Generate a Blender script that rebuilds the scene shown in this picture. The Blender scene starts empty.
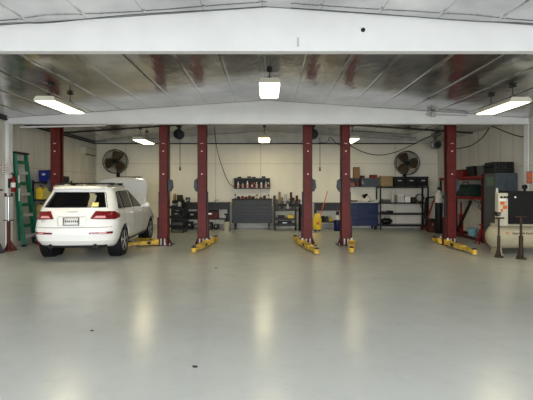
import bpy, bmesh, math, random
from mathutils import Vector, Matrix
random.seed(7)
C = bpy.context.scene
COL = C.collection
PI = math.pi
R = math.radians
CAM_H = 1.55

# ------------------------------------------------------------------ materials
def mat(name, col, rough=0.5, metal=0.0, noise=0.0, nscale=8.0, bump=0.0, bscale=40.0, spec=0.22,
        emit=None, estr=0.0, col2=None, coat=0.0):
    m = bpy.data.materials.new(name); m.use_nodes = True
    nt = m.node_tree; b = nt.nodes['Principled BSDF']
    b.inputs['Roughness'].default_value = rough
    b.inputs['Metallic'].default_value = metal
    b.inputs['Specular IOR Level'].default_value = spec
    b.inputs['Coat Weight'].default_value = coat
    c = (*col, 1)
    b.inputs['Base Color'].default_value = c
    if noise or bump:
        tc = nt.nodes.new('ShaderNodeTexCoord')
    if noise:
        n = nt.nodes.new('ShaderNodeTexNoise'); n.inputs['Scale'].default_value = nscale; n.inputs['Detail'].default_value = 6
        nt.links.new(tc.outputs['Object'], n.inputs['Vector'])
        r = nt.nodes.new('ShaderNodeValToRGB')
        d = col2 if col2 else tuple(x*(1-noise) for x in col)
        r.color_ramp.elements[0].color = (*d, 1); r.color_ramp.elements[0].position = .35
        r.color_ramp.elements[1].color = c; r.color_ramp.elements[1].position = .62
        nt.links.new(n.outputs['Fac'], r.inputs['Fac']); nt.links.new(r.outputs['Color'], b.inputs['Base Color'])
    if bump:
        n2 = nt.nodes.new('ShaderNodeTexNoise'); n2.inputs['Scale'].default_value = bscale
        nt.links.new(tc.outputs['Object'], n2.inputs['Vector'])
        bp = nt.nodes.new('ShaderNodeBump'); bp.inputs['Strength'].default_value = bump; bp.inputs['Distance'].default_value = .01
        nt.links.new(n2.outputs['Fac'], bp.inputs['Height']); nt.links.new(bp.outputs['Normal'], b.inputs['Normal'])
    if emit:
        b.inputs['Emission Color'].default_value = (*emit, 1); b.inputs['Emission Strength'].default_value = estr
    return m

M = {}
M['white_paint'] = mat('white_paint', (.80,.80,.80), .45, noise=.05, nscale=2)
M['grey_gable'] = mat('grey_gable', (.68,.66,.62), .6, noise=.2, nscale=2)
M['post_red'] = mat('post_red', (.115,.014,.012), .5, noise=.3, nscale=6)
M['post_dark'] = mat('post_dark', (.06,.01,.012), .5, noise=.4, nscale=9)
M['arm_yellow'] = mat('arm_yellow', (.62,.40,.06), .45, noise=.35, nscale=9)
M['black'] = mat('black_plastic', (.008,.008,.009), .5, noise=.3, nscale=12)
M['black_metal'] = mat('black_metal', (.009,.009,.010), .4, noise=.3, nscale=10)
M['dark_grey'] = mat('dark_grey', (.024,.026,.028), .45, noise=.25, nscale=8)
M['mid_grey'] = mat('mid_grey', (.085,.09,.09), .5, noise=.2, nscale=8)
M['blue_grey'] = mat('blue_grey', (.055,.07,.085), .5, noise=.2, nscale=8)
M['chest_grey'] = mat('chest_grey', (.032,.034,.031), .4, noise=.2, nscale=6)
M['light_grey'] = mat('light_grey', (.5,.5,.48), .5, noise=.15)
M['steel'] = mat('steel', (.55,.55,.55), .3, metal=.9, noise=.2)
M['chrome'] = mat('chrome', (.8,.8,.8), .15, metal=1)
M['alloy'] = mat('alloy', (.62,.63,.65), .3, metal=.7)
M['rubber'] = mat('rubber', (.012,.012,.012), .8, noise=.3, nscale=20)
M['car_white'] = mat('car_white', (.86,.85,.82), .22, coat=.5, spec=.5)
M['glass_dark'] = mat('tinted_glass', (.003,.003,.004), .06, spec=.18)
M['lamp_red'] = mat('tail_red', (.17,.004,.006), .15, coat=.8)
M['lamp_pink'] = mat('tail_clear', (.75,.35,.35), .15)
M['plate'] = mat('plate_white', (.75,.75,.74), .4)
M['cream'] = mat('cream_paint', (.44,.40,.28), .4, noise=.12, nscale=5)
M['ivory'] = mat('ivory_plastic', (.50,.48,.38), .45, noise=.08)
M['red'] = mat('red_paint', (.22,.012,.011), .4, noise=.3, nscale=9)
M['rust'] = mat('rust_red', (.10,.022,.016), .6, noise=.4, nscale=12)
M['green'] = mat('ladder_green', (.012,.15,.085), .45, noise=.15)
M['teal_dark'] = mat('teal_dark', (.015,.035,.03), .6, noise=.3)
M['blue'] = mat('blue_paint', (.004,.013,.06), .35, noise=.15)
M['blue_bin'] = mat('blue_bin', (.012,.02,.16), .45)
M['light_blue'] = mat('light_blue', (.16,.34,.42), .4)
M['yellow'] = mat('yellow_plastic', (.78,.55,.04), .4, noise=.15)
M['pale_yellow'] = mat('pale_yellow', (.5,.42,.13), .4, noise=.2)
M['cardboard'] = mat('cardboard', (.22,.14,.07), .8, noise=.15)
M['card_light'] = mat('light_cardboard', (.28,.20,.11), .8, noise=.15)
M['brown'] = mat('brown', (.045,.025,.015), .6, noise=.3)
M['pinkish'] = mat('pinkish', (.3,.14,.12), .6, noise=.3)
M['orange'] = mat('orange', (.6,.12,.02), .5)
M['fan_blade'] = mat('fan_blade', (.10,.06,.018), .4, noise=.25)
M['fan_mesh'] = mat('fan_wire', (.05,.05,.05), .5)
M['white_label'] = mat('white_label', (.75,.75,.72), .6)
M['sticker_yellow'] = mat('sticker_yellow', (.85,.72,.25), .6)
M['bench_top'] = mat('bench_top', (.03,.031,.03), .5, noise=.3)
M['cable'] = mat('cable_black', (.012,.012,.012), .6)
M['dirty_white'] = mat('dirty_white', (.55,.53,.48), .6, noise=.2)
M['lamp_tube'] = mat('lamp_diffuser', (.9,.85,.7), .5, emit=(1.0,.88,.55), estr=6.5)
M['lamp_body'] = mat('lamp_body', (.66,.63,.52), .4)
M['lime'] = mat('muted_green', (.10,.16,.10), .5)

def wall_mat(name, col, axis, ribs, hlines=(), base_white=0.0, dirt=.12):
    """painted ribbed sheet metal; axis = object axis across the ribs"""
    m = bpy.data.materials.new(name); m.use_nodes = True
    nt = m.node_tree; b = nt.nodes['Principled BSDF']; L = nt.links.new
    b.inputs['Roughness'].default_value = .55
    tc = nt.nodes.new('ShaderNodeTexCoord'); sp = nt.nodes.new('ShaderNodeSeparateXYZ'); L(tc.outputs['Object'], sp.inputs[0])
    def mth(op, a, bb=None, c=None):
        n = nt.nodes.new('ShaderNodeMath'); n.operation = op
        for i, v in enumerate((a, bb, c)):
            if v is None: continue
            if isinstance(v, (int, float)): n.inputs[i].default_value = v
            else: L(v, n.inputs[i])
        return n.outputs[0]
    u = sp.outputs['X' if axis == 0 else 'Y']; z = sp.outputs['Z']
    fr = mth('FRACT', mth('DIVIDE', mth('ADD', u, 100.), ribs))
    seam = mth('LESS_THAN', mth('ABSOLUTE', mth('SUBTRACT', fr, .5)), .018/ribs)
    line = seam
    for h in hlines:
        line = mth('MAXIMUM', line, mth('LESS_THAN', mth('ABSOLUTE', mth('SUBTRACT', z, h)), .014))
    n = nt.nodes.new('ShaderNodeTexNoise'); n.inputs['Scale'].default_value = 1.3; n.inputs['Detail'].default_value = 8
    mp = nt.nodes.new('ShaderNodeMapping'); mp.inputs['Scale'].default_value = (1.6, 1.6, .5)
    L(tc.outputs['Object'], mp.inputs[0]); L(mp.outputs[0], n.inputs['Vector'])
    r = nt.nodes.new('ShaderNodeValToRGB')
    r.color_ramp.elements[0].color = (*[x*(1-dirt) for x in col], 1); r.color_ramp.elements[0].position = .3
    r.color_ramp.elements[1].color = (*col, 1); r.color_ramp.elements[1].position = .65
    L(n.outputs['Fac'], r.inputs['Fac'])
    mx = nt.nodes.new('ShaderNodeMix'); mx.data_type = 'RGBA'
    L(mth('MULTIPLY', line, .45), mx.inputs['Factor']); L(r.outputs['Color'], mx.inputs['A'])
    mx.inputs['B'].default_value = (col[0]*.45, col[1]*.42, col[2]*.38, 1)
    L(mx.outputs['Result'], b.inputs['Base Color'])
    bp = nt.nodes.new('ShaderNodeBump'); bp.inputs['Strength'].default_value = .4; bp.inputs['Distance'].default_value = .01
    L(mth('SUBTRACT', 1., line), bp.inputs['Height']); L(bp.outputs['Normal'], b.inputs['Normal'])
    return m
M['wall_back'] = wall_mat('back_wall_sheet', (.76,.72,.60), 0, 1.83, (2.62, 1.03), dirt=.06)
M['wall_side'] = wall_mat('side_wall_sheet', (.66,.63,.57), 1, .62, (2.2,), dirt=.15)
M['wall_front'] = mat('front_wall', (.6,.6,.58), .6)

def ceiling_mat():
    m = bpy.data.materials.new('foil_insulation'); m.use_nodes = True
    nt = m.node_tree; b = nt.nodes['Principled BSDF']; L = nt.links.new
    b.inputs['Metallic'].default_value = .95
    b.inputs['Roughness'].default_value = .17
    tc = nt.nodes.new('ShaderNodeTexCoord'); sp = nt.nodes.new('ShaderNodeSeparateXYZ'); L(tc.outputs['Object'], sp.inputs[0])
    n = nt.nodes.new('ShaderNodeTexNoise'); n.inputs['Scale'].default_value = 1.2; n.inputs['Detail'].default_value = 5
    L(tc.outputs['Object'], n.inputs['Vector'])
    r = nt.nodes.new('ShaderNodeValToRGB')
    r.color_ramp.elements[0].color = (.40,.405,.41, 1); r.color_ramp.elements[0].position = .3
    r.color_ramp.elements[1].color = (.72,.72,.71, 1); r.color_ramp.elements[1].position = .7
    L(n.outputs['Fac'], r.inputs['Fac'])
    # seams running down the slope, from ridge to eave
    def mth(op, a, bb=None):
        q = nt.nodes.new('ShaderNodeMath'); q.operation = op
        for i, v in enumerate((a, bb)):
            if v is None: continue
            if isinstance(v, (int, float)): q.inputs[i].default_value = v
            else: L(v, q.inputs[i])
        return q.outputs[0]
    fr = mth('FRACT', mth('DIVIDE', mth('ADD', sp.outputs['X'], 100.), .76))
    dist = mth('ABSOLUTE', mth('SUBTRACT', fr, .5))
    seam = mth('LESS_THAN', dist, .009)
    mx = nt.nodes.new('ShaderNodeMix'); mx.data_type = 'RGBA'
    L(mth('MULTIPLY', seam, .45), mx.inputs['Factor']); L(r.outputs['Color'], mx.inputs['A']); mx.inputs['B'].default_value = (.12,.12,.12,1)
    L(mx.outputs['Result'], b.inputs['Base Color'])
    n2 = nt.nodes.new('ShaderNodeTexNoise'); n2.inputs['Scale'].default_value = 2.2; n2.inputs['Detail'].default_value = 3
    L(tc.outputs['Object'], n2.inputs['Vector'])
    rr = mth('ADD', mth('MULTIPLY', n2.outputs['Fac'], .14), .10)
    L(rr, b.inputs['Roughness'])
    n3 = nt.nodes.new('ShaderNodeTexNoise'); n3.inputs['Scale'].default_value = 3.4; n3.inputs['Detail'].default_value = 4
    mp = nt.nodes.new('ShaderNodeMapping'); mp.inputs['Scale'].default_value = (1, .45, 1); L(tc.outputs['Object'], mp.inputs[0]); L(mp.outputs[0], n3.inputs['Vector'])
    hgt = mth('ADD', mth('MULTIPLY', n3.outputs['Fac'], .5), mth('MULTIPLY', mth('MINIMUM', dist, .05), 8.))
    bp = nt.nodes.new('ShaderNodeBump'); bp.inputs['Strength'].default_value = .6; bp.inputs['Distance'].default_value = .04
    L(hgt, bp.inputs['Height']); L(bp.outputs['Normal'], b.inputs['Normal'])
    return m
M['ceiling'] = ceiling_mat()

def floor_mat():
    m = bpy.data.materials.new('epoxy_floor'); m.use_nodes = True
    nt = m.node_tree; b = nt.nodes['Principled BSDF']; L = nt.links.new
    tc = nt.nodes.new('ShaderNodeTexCoord')
    def noise(sc, det, rough=.55):
        n = nt.nodes.new('ShaderNodeTexNoise'); n.inputs['Scale'].default_value = sc; n.inputs['Detail'].default_value = det
        n.inputs['Roughness'].default_value = rough
        L(tc.outputs['Object'], n.inputs['Vector']); return n
    def ramp(src, p0, c0, p1, c1):
        r = nt.nodes.new('ShaderNodeValToRGB'); e = r.color_ramp.elements
        e[0].position = p0; e[0].color = (*c0, 1); e[1].position = p1; e[1].color = (*c1, 1)
        L(src, r.inputs['Fac']); return r.outputs['Color']
    base = ramp(noise(.7, 8).outputs['Fac'], .3, (.43,.445,.415), .7, (.485,.50,.47))
    def mul(a, bb, f=1.):
        x = nt.nodes.new('ShaderNodeMix'); x.data_type = 'RGBA'; x.blend_type = 'MULTIPLY'
        x.inputs['Factor'].default_value = f; L(a, x.inputs['A']); L(bb, x.inputs['B']); return x.outputs['Result']
    specks = ramp(noise(22, 3, .7).outputs['Fac'], .26, (.45,.44,.40), .33, (1,1,1))
    base = mul(base, specks, .35)
    scuff = ramp(noise(3.5, 10, .75).outputs['Fac'], .33, (.78,.77,.74), .5, (1,1,1))
    base = mul(base, scuff, .3)
    L(base, b.inputs['Base Color'])
    rg = ramp(noise(2.5, 6).outputs['Fac'], .3, (.21,.21,.21), .75, (.27,.27,.27))
    L(rg, b.inputs['Roughness'])
    b.inputs['Specular IOR Level'].default_value = .5
    bp = nt.nodes.new('ShaderNodeBump'); bp.inputs['Strength'].default_value = .06; bp.inputs['Distance'].default_value = .01
    L(noise(9, 4).outputs['Fac'], bp.inputs['Height']); L(bp.outputs['Normal'], b.inputs['Normal'])
    return m
M['floor'] = floor_mat()

# ------------------------------------------------------------------ mesh builder
class MB:
    def __init__(s): s.bm = bmesh.new()
    def box(s, x0, x1, y0, y1, z0, z1, rot=None, piv=None):
        ctr = Vector(((x0+x1)/2, (y0+y1)/2, (z0+z1)/2))
        mt = Matrix.Translation(ctr) @ Matrix.Diagonal((abs(x1-x0), abs(y1-y0), abs(z1-z0), 1))
        if rot is not None:
            p = Vector(piv) if piv else ctr
            mt = Matrix.Translation(p) @ rot.to_4x4() @ Matrix.Translation(-p) @ mt
        bmesh.ops.create_cube(s.bm, size=1, matrix=mt); return s
    def cyl(s, a, b, r, r2=None, n=16):
        a = Vector(a); b = Vector(b); d = b-a
        q = d.to_track_quat('Z', 'Y').to_matrix().to_4x4()
        bmesh.ops.create_cone(s.bm, cap_ends=True, segments=n, radius1=r, radius2=r if r2 is None else r2, depth=d.length,
                              matrix=Matrix.Translation((a+b)/2) @ q); return s
    def sph(s, c, r, sc=(1,1,1), n=16):
        bmesh.ops.create_uvsphere(s.bm, u_segments=n, v_segments=max(6, n//2), radius=r,
                                  matrix=Matrix.Translation(c) @ Matrix.Diagonal((*sc, 1))); return s
    def lathe(s, prof, c=(0,0,0), axis='Z', n=24):
        rings = []
        for r, h in prof:
            ring = []
            for k in range(n):
                a = 2*PI*k/n; p = (r*math.cos(a), r*math.sin(a), h)
                if axis == 'X': p = (p[2], p[0], p[1])
                if axis == 'Y': p = (p[0], p[2], p[1])
                ring.append(s.bm.verts.new(Vector(c)+Vector(p)))
            rings.append(ring)
        for a, b in zip(rings, rings[1:]):
            for k in range(n):
                s.bm.faces.new((a[k], a[(k+1) % n], b[(k+1) % n], b[k]))
        s.bm.faces.new(rings[0]); s.bm.faces.new(rings[-1]); return s
    def tube(s, pts, r, n=8, closed=False):
        pts = [Vector(p) for p in pts]; rings = []; N = len(pts)
        up = Vector((0,0,1))
        for i, p in enumerate(pts):
            a = pts[(i-1) % N] if (closed or i > 0) else p
            b = pts[(i+1) % N] if (closed or i < N-1) else p
            d = (b-a).normalized()
            u = up if abs(d.dot(up)) < .95 else Vector((1,0,0))
            sx = d.cross(u).normalized(); sy = sx.cross(d).normalized()
            rings.append([s.bm.verts.new(p + r*(math.cos(2*PI*k/n)*sx + math.sin(2*PI*k/n)*sy)) for k in range(n)])
        for i in range(N if closed else N-1):
            a, b = rings[i], rings[(i+1) % N]
            for k in range(n): s.bm.faces.new((a[k], a[(k+1) % n], b[(k+1) % n], b[k]))
        if not closed: s.bm.faces.new(rings[0]); s.bm.faces.new(rings[-1])
        return s
    def prism(s, poly, v, off=(0,0,0)):
        """poly: list of 3D points, v: extrusion vector"""
        v = Vector(v); off = Vector(off)
        a = [s.bm.verts.new(Vector(p)+off) for p in poly]; b = [s.bm.verts.new(Vector(p)+off+v) for p in poly]
        n = len(poly)
        s.bm.faces.new(a); s.bm.faces.new(b)
        for k in range(n): s.bm.faces.new((a[k], a[(k+1) % n], b[(k+1) % n], b[k]))
        return s
    def ring(s, c, r, rt, axis='Y', n=32, m=6):
        pts = []
        for k in range(n):
            a = 2*PI*k/n; p = (r*math.cos(a), 0, r*math.sin(a)) if axis == 'Y' else ((0, r*math.cos(a), r*math.sin(a)) if axis == 'X' else (r*math.cos(a), r*math.sin(a), 0))
            pts.append(Vector(c)+Vector(p))
        return s.tube(pts, rt, m, closed=True)
    def build(s, name, m, parent=None, bev=0.0, smooth=True, loc=None):
        bmesh.ops.recalc_face_normals(s.bm, faces=s.bm.faces)
        me = bpy.data.meshes.new(name); s.bm.to_mesh(me); s.bm.free()
        o = bpy.data.objects.new(name, me); COL.objects.link(o)
        me.materials.append(M[m] if isinstance(m, str) else m)
        if smooth:
            me.shade_smooth()
            try: me.set_sharp_from_angle(angle=R(35))
            except Exception: pass
        if parent: o.parent = parent
        if loc: o.location = loc
        if bev:
            b = o.modifiers.new('bevel', 'BEVEL'); b.width = bev; b.segments = 2; b.limit_method = 'ANGLE'
        return o

def tag(o, label, cat, group=None, kind=None):
    if label: o['label'] = label
    if cat: o['category'] = cat
    if group: o['group'] = group
    if kind: o['kind'] = kind
    return o
def thing(name, label, cat, loc, rz=0, group=None):
    o = bpy.data.objects.new(name, None); COL.objects.link(o)
    o.location = loc; o.rotation_euler = (0,0,rz); o.empty_display_size = .1
    return tag(o, label, cat, group)
def dup(root, loc, rz=None, label=None, group=None):
    r = root.copy(); COL.objects.link(r); r.location = loc
    if rz is not None: r.rotation_euler = (0,0,rz)
    if label: r['label'] = label
    if group: r['group'] = group
    for ch in list(root.children):
        c = ch.copy(); COL.objects.link(c); c.parent = r
        for g in list(ch.children):
            d = g.copy(); COL.objects.link(d); d.parent = c
    return r
def struct(name, mb, m, bev=0, smooth=False):
    o = mb.build(name, m, None, bev, smooth); o['kind'] = 'structure'; return o
def PX(x, D): return (x-267)/400*D
def PZ(y, D): return CAM_H+(190-y)/400*D

# ------------------------------------------------------------------ the building
WX, YB, YF = 6.95, 16.3, -1.2
EAVE = 3.46; RIDGE = 3.93; SL = (RIDGE-EAVE)/WX
def ceil_z(x): return RIDGE-SL*abs(x)
struct('floor', MB().box(-WX-.2, WX+.2, YF-.2, YB+.2, -.2, 0), 'floor')
struct('wall_back', MB().box(-WX-.2, WX+.2, YB, YB+.2, 0, 4.1), 'wall_back')
struct('wall_left', MB().box(-WX-.2, -WX, YF-.2, YB, 0, 4.1), 'wall_side')
struct('wall_right', MB().box(WX, WX+.2, YF-.2, YB, 0, 4.1), 'wall_side')
# front wall behind the camera with the wide roll-up opening
struct('wall_front', MB().box(-WX, -6.3, YF-.2, YF, 0, 4.1).box(6.3, WX, YF-.2, YF, 0, 4.1).box(-6.3, 6.3, YF-.2, YF, 3.3, 4.1), 'wall_front')
for nm, sx in (('ceiling_left', -1), ('ceiling_right', 1)):
    mb = MB(); x0, x1 = 0, sx*(WX+.1)
    mb.prism([(x0, YF, RIDGE), (x1, YF, ceil_z(x1)), (x1, YF, ceil_z(x1)+.08), (x0, YF, RIDGE+.08)], (0, YB-YF+.1, 0))
    struct(nm, mb, 'ceiling')
# asphalt outside the opening
struct('ground', MB().box(-30, 30, -40, YF-.2, -.2, -.01), mat('asphalt_outside', (.30,.30,.29), .9, noise=.2))

def steel_frame(idx, Y, zb, col='white_paint', colw=.17, flange=.13, web=.05):
    mb = MB()
    # web: flat bottom, gabled top
    mb.prism([(-WX+.01, Y, zb), (WX-.01, Y, zb), (WX-.01, Y, ceil_z(WX)-.005), (0, Y, RIDGE-.005), (-WX+.01, Y, ceil_z(WX)-.005)], (0, web, 0))
    mb.box(-WX+.01, WX-.01, Y-flange/2, Y+flange/2+web, zb-.03, zb)
    for s in (-1, 1):
        colw = .12 if s < 0 else .05
        xi = s*(WX-colw)
        mb.box(xi, xi-s*.02, Y-flange/2, Y+flange/2+web, 0, zb)          # inner flange
        mb.box(xi, s*(WX-.01), Y, Y+web, 0, zb)
    return struct('trim_%d' % idx, mb, col, smooth=False)
steel_frame(1, 5.2, 3.375, flange=.07)
steel_frame(2, 10.6, 3.325)
# end rafter against the rear wall, flat bottomed
mb = MB()
mb.prism([(-WX+.01, 16.1, 3.43), (WX-.01, 16.1, 3.43), (WX-.01, 16.1, ceil_z(WX)-.005), (0, 16.1, RIDGE-.005), (-WX+.01, 16.1, ceil_z(WX)-.005)], (0, .19, 0))
struct('trim_3', mb, 'grey_gable')
struct('trim_4', MB().cyl((-6.9, 16.07, 3.415), (6.0, 16.07, 3.415), .022, n=8), 'dark_grey')
# purlins seen under the foil: thin battens across bays
def batten(idx, x0, x1, y):
    struct('trim_%d' % idx, MB().prism([(x0, y, ceil_z(x0)-.002), (x1, y, ceil_z(x1)-.002), (x1, y, ceil_z(x1)-.03), (x0, y, ceil_z(x0)-.03)], (0, .025, 0)), 'dark_grey')
batten(7, 0.1, 6.9, 13.4); batten(8, -6.9, -.1, 13.4)
# white conduit tucked behind the middle beam, left end
struct('trim_9', MB().cyl((-6.75, 10.95, 3.27), (-4.4, 10.95, 3.32), .025, n=10), 'white_paint')
struct('trim_10', MB().cyl((-6.9, 5.35, 3.42), (-6.9, 16, 3.42), .03, n=8), 'dark_grey')
struct('baseboard_back', MB().box(-6.94, 6.94, YB-.02, YB, 0, .16), 'dirty_white')

# ------------------------------------------------------------------ light fixtures
def lamp(label, x, y0, zb, power_m='lamp_tube', top=None):
    t = thing('light_fixture', label, 'ceiling light', (x, y0, zb), 0, 'fluorescent wrap lights under the roof')
    L_, w = 1.25, .2
    mb = MB(); mb.prism([(-w, 0, .05), (-w+.04, 0, .10), (w-.04, 0, .10), (w, 0, .05)], (0, L_, 0))
    mb.box(-w, w, -.012, .004, .0, .055); mb.box(-w, w, L_-.004, L_+.012, 0, .055)
    mb.box(-w, -w+.005, 0, L_, .004, .052); mb.box(w-.005, w, 0, L_, .004, .052)
    mb.build('housing', 'lamp_body', t)
    MB().prism([(-w+.006, .005, .048), (-w+.03, .005, .0), (w-.03, .005, .0), (w-.006, .005, .048)], (0, L_-.01, 0)).build('diffuser', 'lamp_tube', t)
    h = ceil_z(x)-zb-.01
    for yy in (.25, L_-.25):
        mb = MB()
        if top is None: top_h = h
        mb.tube([(-.09, yy, .1), (0, yy, .1+(h-.1)*.5), (.09, yy, .1)], .006, 6) if h > .25 else mb.box(-.02, .02, yy-.02, yy+.02, .1, h-.02)
        mb.cyl((0, yy, .1+(h-.1)*.4), (0, yy, h-.02), .008, n=8); mb.box(-.05, .05, yy-.05, yy+.05, h-.03, h)
        mb.build('hanger', 'dark_grey', t)
    return t
lamp('glowing light fixture nearest the camera above the white car, left of the three big ones', -4.23, 7.6, 3.24)
lamp('glowing light fixture seen end-on at the ridge just below the near beam, centre', .05, 7.6, 3.585)
lamp('glowing light fixture at the upper right, nearest the air compressor', 4.82, 7.6, 3.22)
lamp('small far light fixture between the left fan and the second red post', -4.29, 13.3, 3.22)
lamp('small far light fixture above the bottle rack on the back wall', -.1, 13.9, 3.35)
lamp('small far light fixture half hidden behind the post by the blue tool chest', 2.89, 13.3, 3.25)

# ------------------------------------------------------------------ lift posts
def lift_post(label, x, y, side, arms, box=True):
    """side=+1: lane lies to +x.  arms: list of ((x0,y0),(x1,y1)) in world coords"""
    t = thing('lift_post', label, 'car lift post', (x, y, 0), 0, 'red two-post lift columns')
    H = 3.40; w, d, k = .122, .13, .014
    mb = MB()
    mb.box(-side*w, -side*(w-k), -d, d, .02, H)             # outer web
    mb.box(-w, w, -d, -d+k, .02, H); mb.box(-w, w, d-k, d, .02, H)
    mb.box(side*w, side*(w-.0), -d, d, .02, H) if False else None
    mb.box(side*(w-k), side*w, -d+k, -d+.07, .02, H); mb.box(side*(w-k), side*w, d-.07, d-k, .02, H)
    mb.build('column', 'post_red', t, .004)
    mb = MB(); mb.box(-.24, .24, -.22, .22, 0, .02)
    for sx in (-1, 1):
        mb.prism([(sx*w, -.01, .02), (sx*.22, -.01, .02), (sx*w, -.01, .26)], (0, .02, 0))
    mb.prism([(.0, -d, .02), (.0, -.21, .02), (.0, -d, .2)], (.02, 0, 0))
    mb.build('base_plate', 'post_dark', t)
    for bx, by in ((-.19, -.18), (.19, -.18), (-.06, -.19), (.08, -.19)):
        MB().cyl((bx, by, .02), (bx, by, .05), .018, n=6).cyl((bx, by, .05), (bx, by, .075), .009, n=8).build('anchor_bolt', 'steel', t)
    MB().box(-.2, .26 if side > 0 else .2, -.16, .16, H, H+.02).box(-.26 if side < 0 else -.2, .0, -.14, .14, H, H+.015).build('top_plate', 'black_metal', t)
    # carriage inside the channel
    mb = MB(); mb.box(-side*.08, side*(w+.06), -.09, .09, .08, .78); mb.build('carriage', 'post_dark', t, .004)
    MB().box(side*.02, side*(w+.09), -.15, .15, .06, .2).build('arm_yoke', 'post_red', t, .004)
    MB().box(side*(w+.0), side*(w+.035), -.05, .05, .79, 1.5).build('lift_chain', 'dark_grey', t)
    if box:
        zb = PZ(184.5, y); xo = -side*(w+.005)
        pr = [(xo, -.10, zb+.17), (xo-side*.09, -.10, zb+.12), (xo-side*.11, -.10, zb-.08), (xo-side*.05, -.10, zb-.2), (xo, -.10, zb-.2)]
        MB().prism(pr, (0, .17, 0)).build('lock_box', 'blue_grey', t, .006)
    for zz in (1.98, 2.62):
        MB().box(-.02, .02, -d-.004, -d, zz, zz+.03).build('warning_label', 'white_label', t)
    MB().box(-.04, .035, -d-.004, -d, 2.84, 2.86).build('scuff_mark', 'dirty_white', t)
    # white arm lock pins beside the base
    for dx in (-.05, .05):
        MB().cyl((side*.0+dx, -.18, .02), (side*.0+dx, -.18, .17), .02, n=10).sph((dx, -.18, .18), .022, n=8).build('lock_pin', 'light_grey', t)
    for (ax, ay), (bx, by) in arms:
        a = Vector((ax-x, ay-y, .085)); b = Vector((bx-x, by-y, .085)); dv = (b-a); L_ = dv.length
        ang = math.atan2(dv.y, dv.x); rm = Matrix.Rotation(ang, 3, 'Z')
        def T(o): o.location = a; o.rotation_euler = (0, 0, ang); return o
        mb = MB(); mb.prism([(0, -.08, -.05), (0, .08, -.05), (0, .08, .06), (0, -.08, .06)], (L_*.62, 0, 0))
        mb.cyl((0, 0, -.06), (0, 0, .09), .1, n=20)
        arm = T(mb.build('arm', 'arm_yellow', t, .006))
        MB().prism([(L_*.5, -.055, -.035), (L_*.5, .055, -.035), (L_*.5, .055, .04), (L_*.5, -.055, .04)], (L_*.46, 0, 0)).build('arm_extension', 'arm_yellow', arm, .004)
        MB().cyl((L_*.96, 0, -.06), (L_*.96, 0, .05), .062, n=20).build('swivel_head', 'arm_yellow', arm)
        MB().cyl((L_*.96, 0, .05), (L_*.96, 0, .075), .055, n=20).build('rubber_pad', 'rubber', arm)
        MB().cyl((0, 0, .09), (0, 0, .13), .035, n=12).build('pivot_pin', 'steel', arm)
        MB().box(L_*.22, L_*.34, -.083, .083, -.03, .045).build('arm_label', 'black', arm)
    return t
PY = 11.3
lift_post('red lift post on the left wall side, rising behind the white car', -5.93, PY, 1, [((-5.75, 11.15), (-5.35, 10.55)), ((-5.75, 11.45), (-5.3, 12.1))])
lift_post('red lift post standing right beside the white car with its yellow arm reaching under it', PX(164.5, PY), PY, -1, [((-3.1, 11.2), (-3.78, 10.85)), ((-3.1, 11.45), (-3.85, 11.95))])
lift_post('third red lift post from the left, yellow arm pointing back toward the camera and left', PX(202.5, PY), PY, 1, [((-1.66, 11.05), (-1.80, 9.75)), ((-1.62, 11.5), (-1.55, 12.2))])
lift_post('red lift post in front of the yellow bucket, near the middle of the shop', PX(307.5, PY), PY, -1, [((.98, 11.1), (1.2, 9.55)), ((.96, 11.45), (.86, 12.3))])
lift_post('red lift post in front of the blue tool chest, its yellow arm seen end-on', PX(345, PY), PY, 1, [((2.35, 11.1), (2.06, 9.75)), ((2.37, 11.5), (2.4, 12.3))])
lift_post('rightmost red lift post beside the red storage rack, long yellow arm on floor', PX(450, PY), PY, -1, [((5.02, 11.1), (4.93, 9.45)), ((4.98, 11.45), (5.0, 11.95))])

# ------------------------------------------------------------------ the car
# levels: z, half width, rear y, front y, rear corner depth, front corner depth
LV = [(.28,.76,-.68,3.45,.46,.60),(.34,.81,-.83,3.58,.50,.62),(.45,.86,-.93,3.66,.50,.66),(.60,.885,-.955,3.68,.50,.70),
      (.70,.895,-.94,3.67,.50,.72),(.82,.895,-.905,3.63,.50,.75),(.94,.885,-.875,3.55,.50,.78),(1.02,.87,-.85,3.42,.48,.78),
      (1.06,.855,-.83,3.20,.46,.7),(1.075,.845,-.82,2.25,.44,.45),(1.12,.83,-.79,2.08,.42,.42),(1.30,.775,-.65,1.72,.38,.40),
      (1.46,.72,-.51,1.38,.34,.38),(1.55,.68,-.47,1.20,.31,.36),(1.60,.65,-.50,1.10,.28,.34),(1.63,.60,-.48,1.0,.26,.32),(1.65,.50,-.36,.86,.24,.30),(1.662,.28,-.1,.6,.2,.2)]
def lv(z):
    if z <= LV[0][0]: return LV[0][1:]
    for a, b in zip(LV, LV[1:]):
        if z <= b[0]:
            f = (z-a[0])/(b[0]-a[0]); return tuple(p+(q-p)*f for p, q in zip(a[1:], b[1:]))
    return LV[-1][1:]
PE = 2.8
def warp(x, y, z):
    if y > 2.1 and z > .6:
        z -= .13*((y-2.1)/1.5)**1.4*min(1, (z-.6)/.4)
    return (x, y, z)
def y_rear(x, z):
    w, r, f, dr, df = lv(z); q = min(.999, abs(x)/w); return r+dr*(1-(1-q**PE)**(1/PE))
def x_side(y, z):
    w, r, f, dr, df = lv(z)
    if y < r+dr: q = min(.999, (r+dr-y)/dr); return w*(1-q**PE)**(1/PE)
    if y > f-df: q = min(.999, (y-f+df)/df); return w*(1-q**PE)**(1/PE)
    return w
car = thing('car', 'white SUV with raised hood, parked between the two leftmost red lift posts', 'car', (-4.27, 9.5, 0), R(4))
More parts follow.
